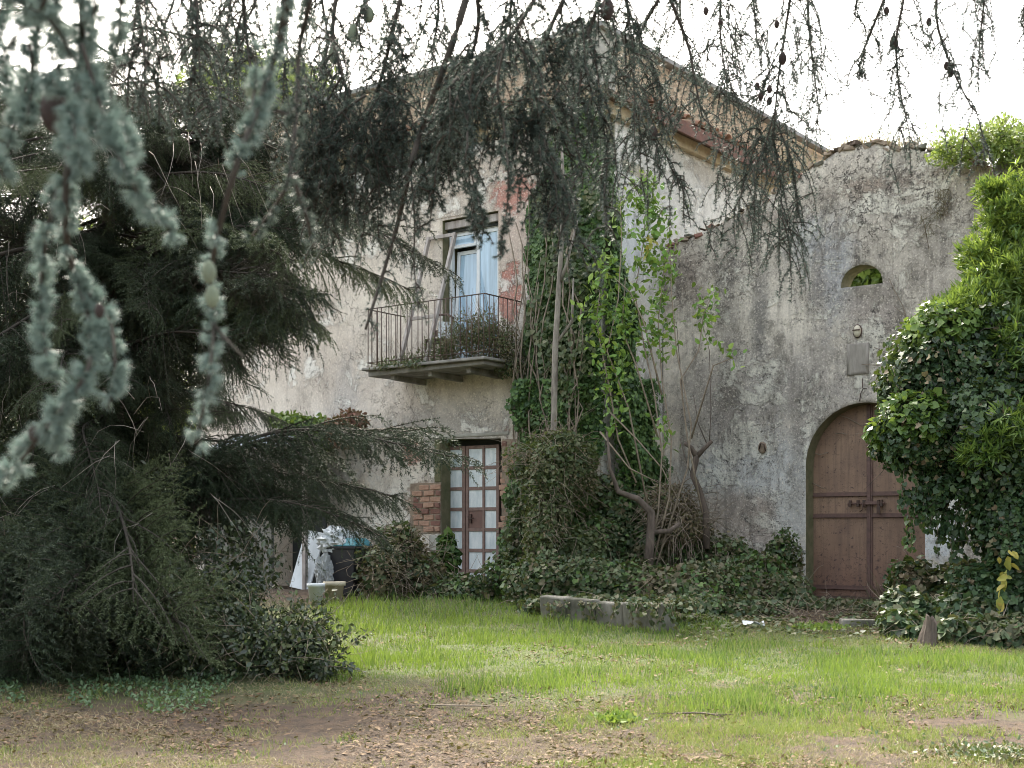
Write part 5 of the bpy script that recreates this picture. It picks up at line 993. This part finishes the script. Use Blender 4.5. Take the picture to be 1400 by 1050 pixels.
H([(560, -60), (540, 30), (520, 110), (500, 170), (510, 220)], 5.0, 26, .30, seed=29, fill=3, nt_=15); H([(470, -60), (455, 40), (470, 110), (500, 190), (520, 250)], 5.2, 22, .28, seed=30, fill=3, nt_=15); H([(500, 130), (460, 160), (435, 200), (430, 260)], 5.0, 18, .24, seed=31, fill=3, nt_=15); H([(520, 120), (570, 150), (600, 190)], 5.0, 16, .24, seed=32, fill=3, nt_=15)
H([(700, -60), (700, 0), (690, 50)], 5.5, 14, .3, seed=35, fill=2); H([(590, -60), (600, 10), (590, 70)], 5.5, 14, .35, seed=36, fill=2, cones=[(483, 45, .05, 0), (456, 75, .05, 0), (505, 20, .045, 0)]); H([(520, -60), (500, 0), (480, 50)], 5.6, 14, .35, seed=37, fill=2, nt_=8); H([(430, -60), (440, 0), (450, 60)], 5.5, 12, .35, seed=38, fill=2, nt_=8); H([(300, -60), (310, 0), (280, 60)], 5.5, 14, .35, seed=39, fill=2, nt_=8); H([(230, -60), (240, -10), (215, 60)], 5.0, 12, .3, seed=40, fill=2, nt_=8)
H([(470, 100), (445, 150), (450, 220), (470, 260)], 5.0, 16, .25, seed=51, fill=3, nt_=15); H([(540, 60), (530, 130), (545, 200)], 5.1, 18, .25, seed=52, fill=3, nt_=15); H([(640, 60), (610, 110), (620, 170)], 4.9, 18, .25, seed=53, fill=3, nt_=15); H([(410, 60), (420, 140), (410, 200)], 5.0, 14, .25, seed=54, fill=3, nt_=14)
H([(180, -60), (190, 20), (200, 90)], 4.2, 14, .25, seed=55, fill=3, nt_=10); H([(260, -60), (270, 20), (265, 110)], 4.4, 14, .25, seed=56, fill=3, nt_=10); H([(330, -60), (335, 30), (345, 110)], 4.6, 13, .25, seed=57, fill=2, nt_=10); H([(400, -60), (385, 20), (390, 100)], 4.8, 12, .25, seed=58, fill=2, nt_=10)
H([(360, -60), (350, 0), (330, 40)], 5.5, 10, .35, seed=41, fill=2, nt_=8); H([(640, 130), (670, 150), (720, 150), (760, 130)], 4.9, 18, .2, seed=42, fill=3, nt_=15); H([(840, -40), (860, 20), (840, 70)], 5.6, 14, .3, seed=43, fill=3)

# ------------------------------------------------------------------ grass, straw and litter
def scatter(n, y0=8.0, y1=20.5):
    t = rng.uniform(0, 1, n); Y = 1 / (1 / y0 + (1 / y1 - 1 / y0) * t); Y = Y * rng.uniform(.98, 1.02, n); X = Y * rng.uniform(-.44, .44, n); return X, Y
def grass(name, n, dens, hfun, w, m, label, T=BLADE, lean=.35):
    X, Y = scatter(n); p = np.stack([X, Y, 0 * X], 1); k = rng.uniform(0, 1, n) < dens(X, Y, p); X = X[k]; Y = Y[k]; p = p[k]; n = len(X)
    P = np.stack([X, Y, gz(X, Y) - .01], 1); d = np.array([0, 0, 1.]) + rnd(n) * np.array([1, 1, .2]) * lean
    V, F = tile(T, P, d, rnd(n), hfun(X, Y, p) * rng.uniform(.5, 1.3, n), w * (.7 + Y / 22)); return link(name, npmesh(name, V, F, m), None, kind='stuff', label=label, cat='grass')
def sstep(a, b, x): t = np.clip((x - a) / (b - a), 0, 1); return t * t * (3 - 2 * t)
def pxof(X, Y): return 700 + FPX * X / Y
def lush(X, Y, p):
    px = pxof(X, Y); e = (fbm(p * .55, 4, 61) - .5) * 3.6; f = fbm(p * 1.7, 4, 62)
    near = 11.6 + sstep(500, 1300, px) * (-1.1) + e * 1.2; top = np.where(px > 930, 18.6 - sstep(925, 1080, px) * 4.0 - sstep(1100, 1400, px) * 1.1 + e * .4, 20.8)
    left = sstep(425, 470, px + e * 12); return sstep(near - .6, near + 1.0, Y) * (1 - sstep(top - .3, top + .3, Y)) * left * (.45 + .55 * sstep(.33, .5, f))
def patchy(X, Y, p):
    px = pxof(X, Y); f = fbm(p * .8, 4, 71); g = fbm(p * 2.6, 3, 72); l = sstep(480, 980, px); a = sstep(.50 - .16 * l, .62 - .12 * l, f * .6 + g * .4)
    return a * (.25 + .75 * l) * (1 - .8 * lush(X, Y, p)) * (1 - sstep(16, 17.5, Y))
def strawd(X, Y, p):
    px = pxof(X, Y); g = fbm(p * 1.1, 4, 81); return np.clip(.65 + .35 * sstep(500, 1000, px), 0, 1) * sstep(.35, .6, g) * (1 - .6 * lush(X, Y, p))
grass('lawn_grass', 180000, lush, lambda X, Y, p: .04 + .06 * sstep(14, 19, Y) + .26 * np.clip(fbm(p * 1.6, 4, 5) - .35, 0, 1), .0075, M['grass'], 'bright green grass between kerb and bare soil')
grass('weedy_grass', 26000, lambda X, Y, p: np.clip(lush(X, Y, p) + .25 * patchy(X, Y, p), 0, 1) * sstep(.42, .6, fbm(p * 1.3, 4, 66)), lambda X, Y, p: .03 + .03 * fbm(p * 2, 3, 5), .016, M['herb'], 'broad leaved weeds mixed into the green grass', T=OVAL2, lean=1.8)
grass('pale_grass', 200000, patchy, lambda X, Y, p: .03 + .14 * np.clip(fbm(p * 2.5, 4, 6) - .35, 0, 1), .0055, M['grass2'], 'short yellow green grass in the foreground', lean=.7)
grass('dry_straw', 210000, strawd, lambda X, Y, p: .06 + 0 * X, .0045, M['straw'], 'pale dry grass stems lying over the soil', lean=3.0)
X, Y = scatter(62000, 8.0, 19.5); p = np.stack([X, Y, 0 * X], 1); dn = (.06 + .94 * sstep(.44, .6, fbm(p * 1.3, 5, 91))) * (1 - .8 * lush(X, Y, p)); k = rng.uniform(0, 1, len(X)) < dn; X = X[k]; Y = Y[k]; n = len(X)
V, F = tile(KITE, np.stack([X, Y, gz(X, Y) + rng.uniform(.004, .03, n)], 1), rnd(n) * np.array([1, 1, .25]), np.array([0, 0, 1.]) + rnd(n) * .6, (.008 + .05 * rng.uniform(0, 1, n) ** 2.6) * (.7 + Y / 25)); link('leaf_litter', npmesh('leaf_litter', V, F, M['litter']), None, kind='stuff', label='brown fallen leaves scattered on the soil', cat='litter')
# clover-like low plants in the near right corner, and small tufts
lp_ = empty('weed_patch', onground(1370, 1040, 9), 0, label='leafy weeds in the near right corner', cat='weeds')
n = 1500; c = onground(1375, 1045, 9); P = np.stack([rng.normal(0, .28, n), rng.normal(0, .2, n), np.abs(rng.normal(.02, .03, n))], 1); leafobj('leaves', OVAL, P, rnd(n) + np.array([0, 0, .5]), rnd(n) * .6 + np.array([0, 0, 1.]), rng.uniform(.02, .05, n), M['ivy_dull'], lp_)
for px, py, s, r_, lab in ((845, 985, 260, .07, 'small green weed tuft alone on the bare soil'), (1120, 860, 220, .15, 'green weed tuft on the litter before the gate'), (820, 842, 260, .16, 'weed tuft at the foot of the kerb')):
    o = empty('weed_tuft', onground(px, py, 12), 0, label=lab, cat='weed'); P = rng.normal(0, r_, (s, 3)) * np.array([1, 1, .15]); P[:, 2] = np.abs(P[:, 2]); leafobj('leaves', OVAL, P, rnd(s) + np.array([0, 0, .9]), rnd(s) + np.array([0, 0, 1.]), rng.uniform(.03, .07, s), M['grass'], o)
sk = empty('fallen_stick', onground(950, 980, 10), 0, label='thin dark fallen stick on the short dry grass', cat='stick')
MB().tube([(-.38, .02, .02), (-.2, 0, .025), (0, .01, .03), (.2, -.03, .02), (.3, -.02, .02)], [.004, .006, .008, .008, .005], 5).tube([(.05, 0, .03), (.14, -.1, .03), (.2, -.14, .02)], [.008, .006, .004], 5).build('stem', M['bark'], sk)
s2 = empty('fallen_stick', onground(620, 968, 10), 0, label='straight pale twig on the brown soil', cat='stick'); MB().tube([(-.3, .05, .02), (0, 0, .02), (.3, -.02, .02)], .007, 5).build('stem', M['vine'], s2)
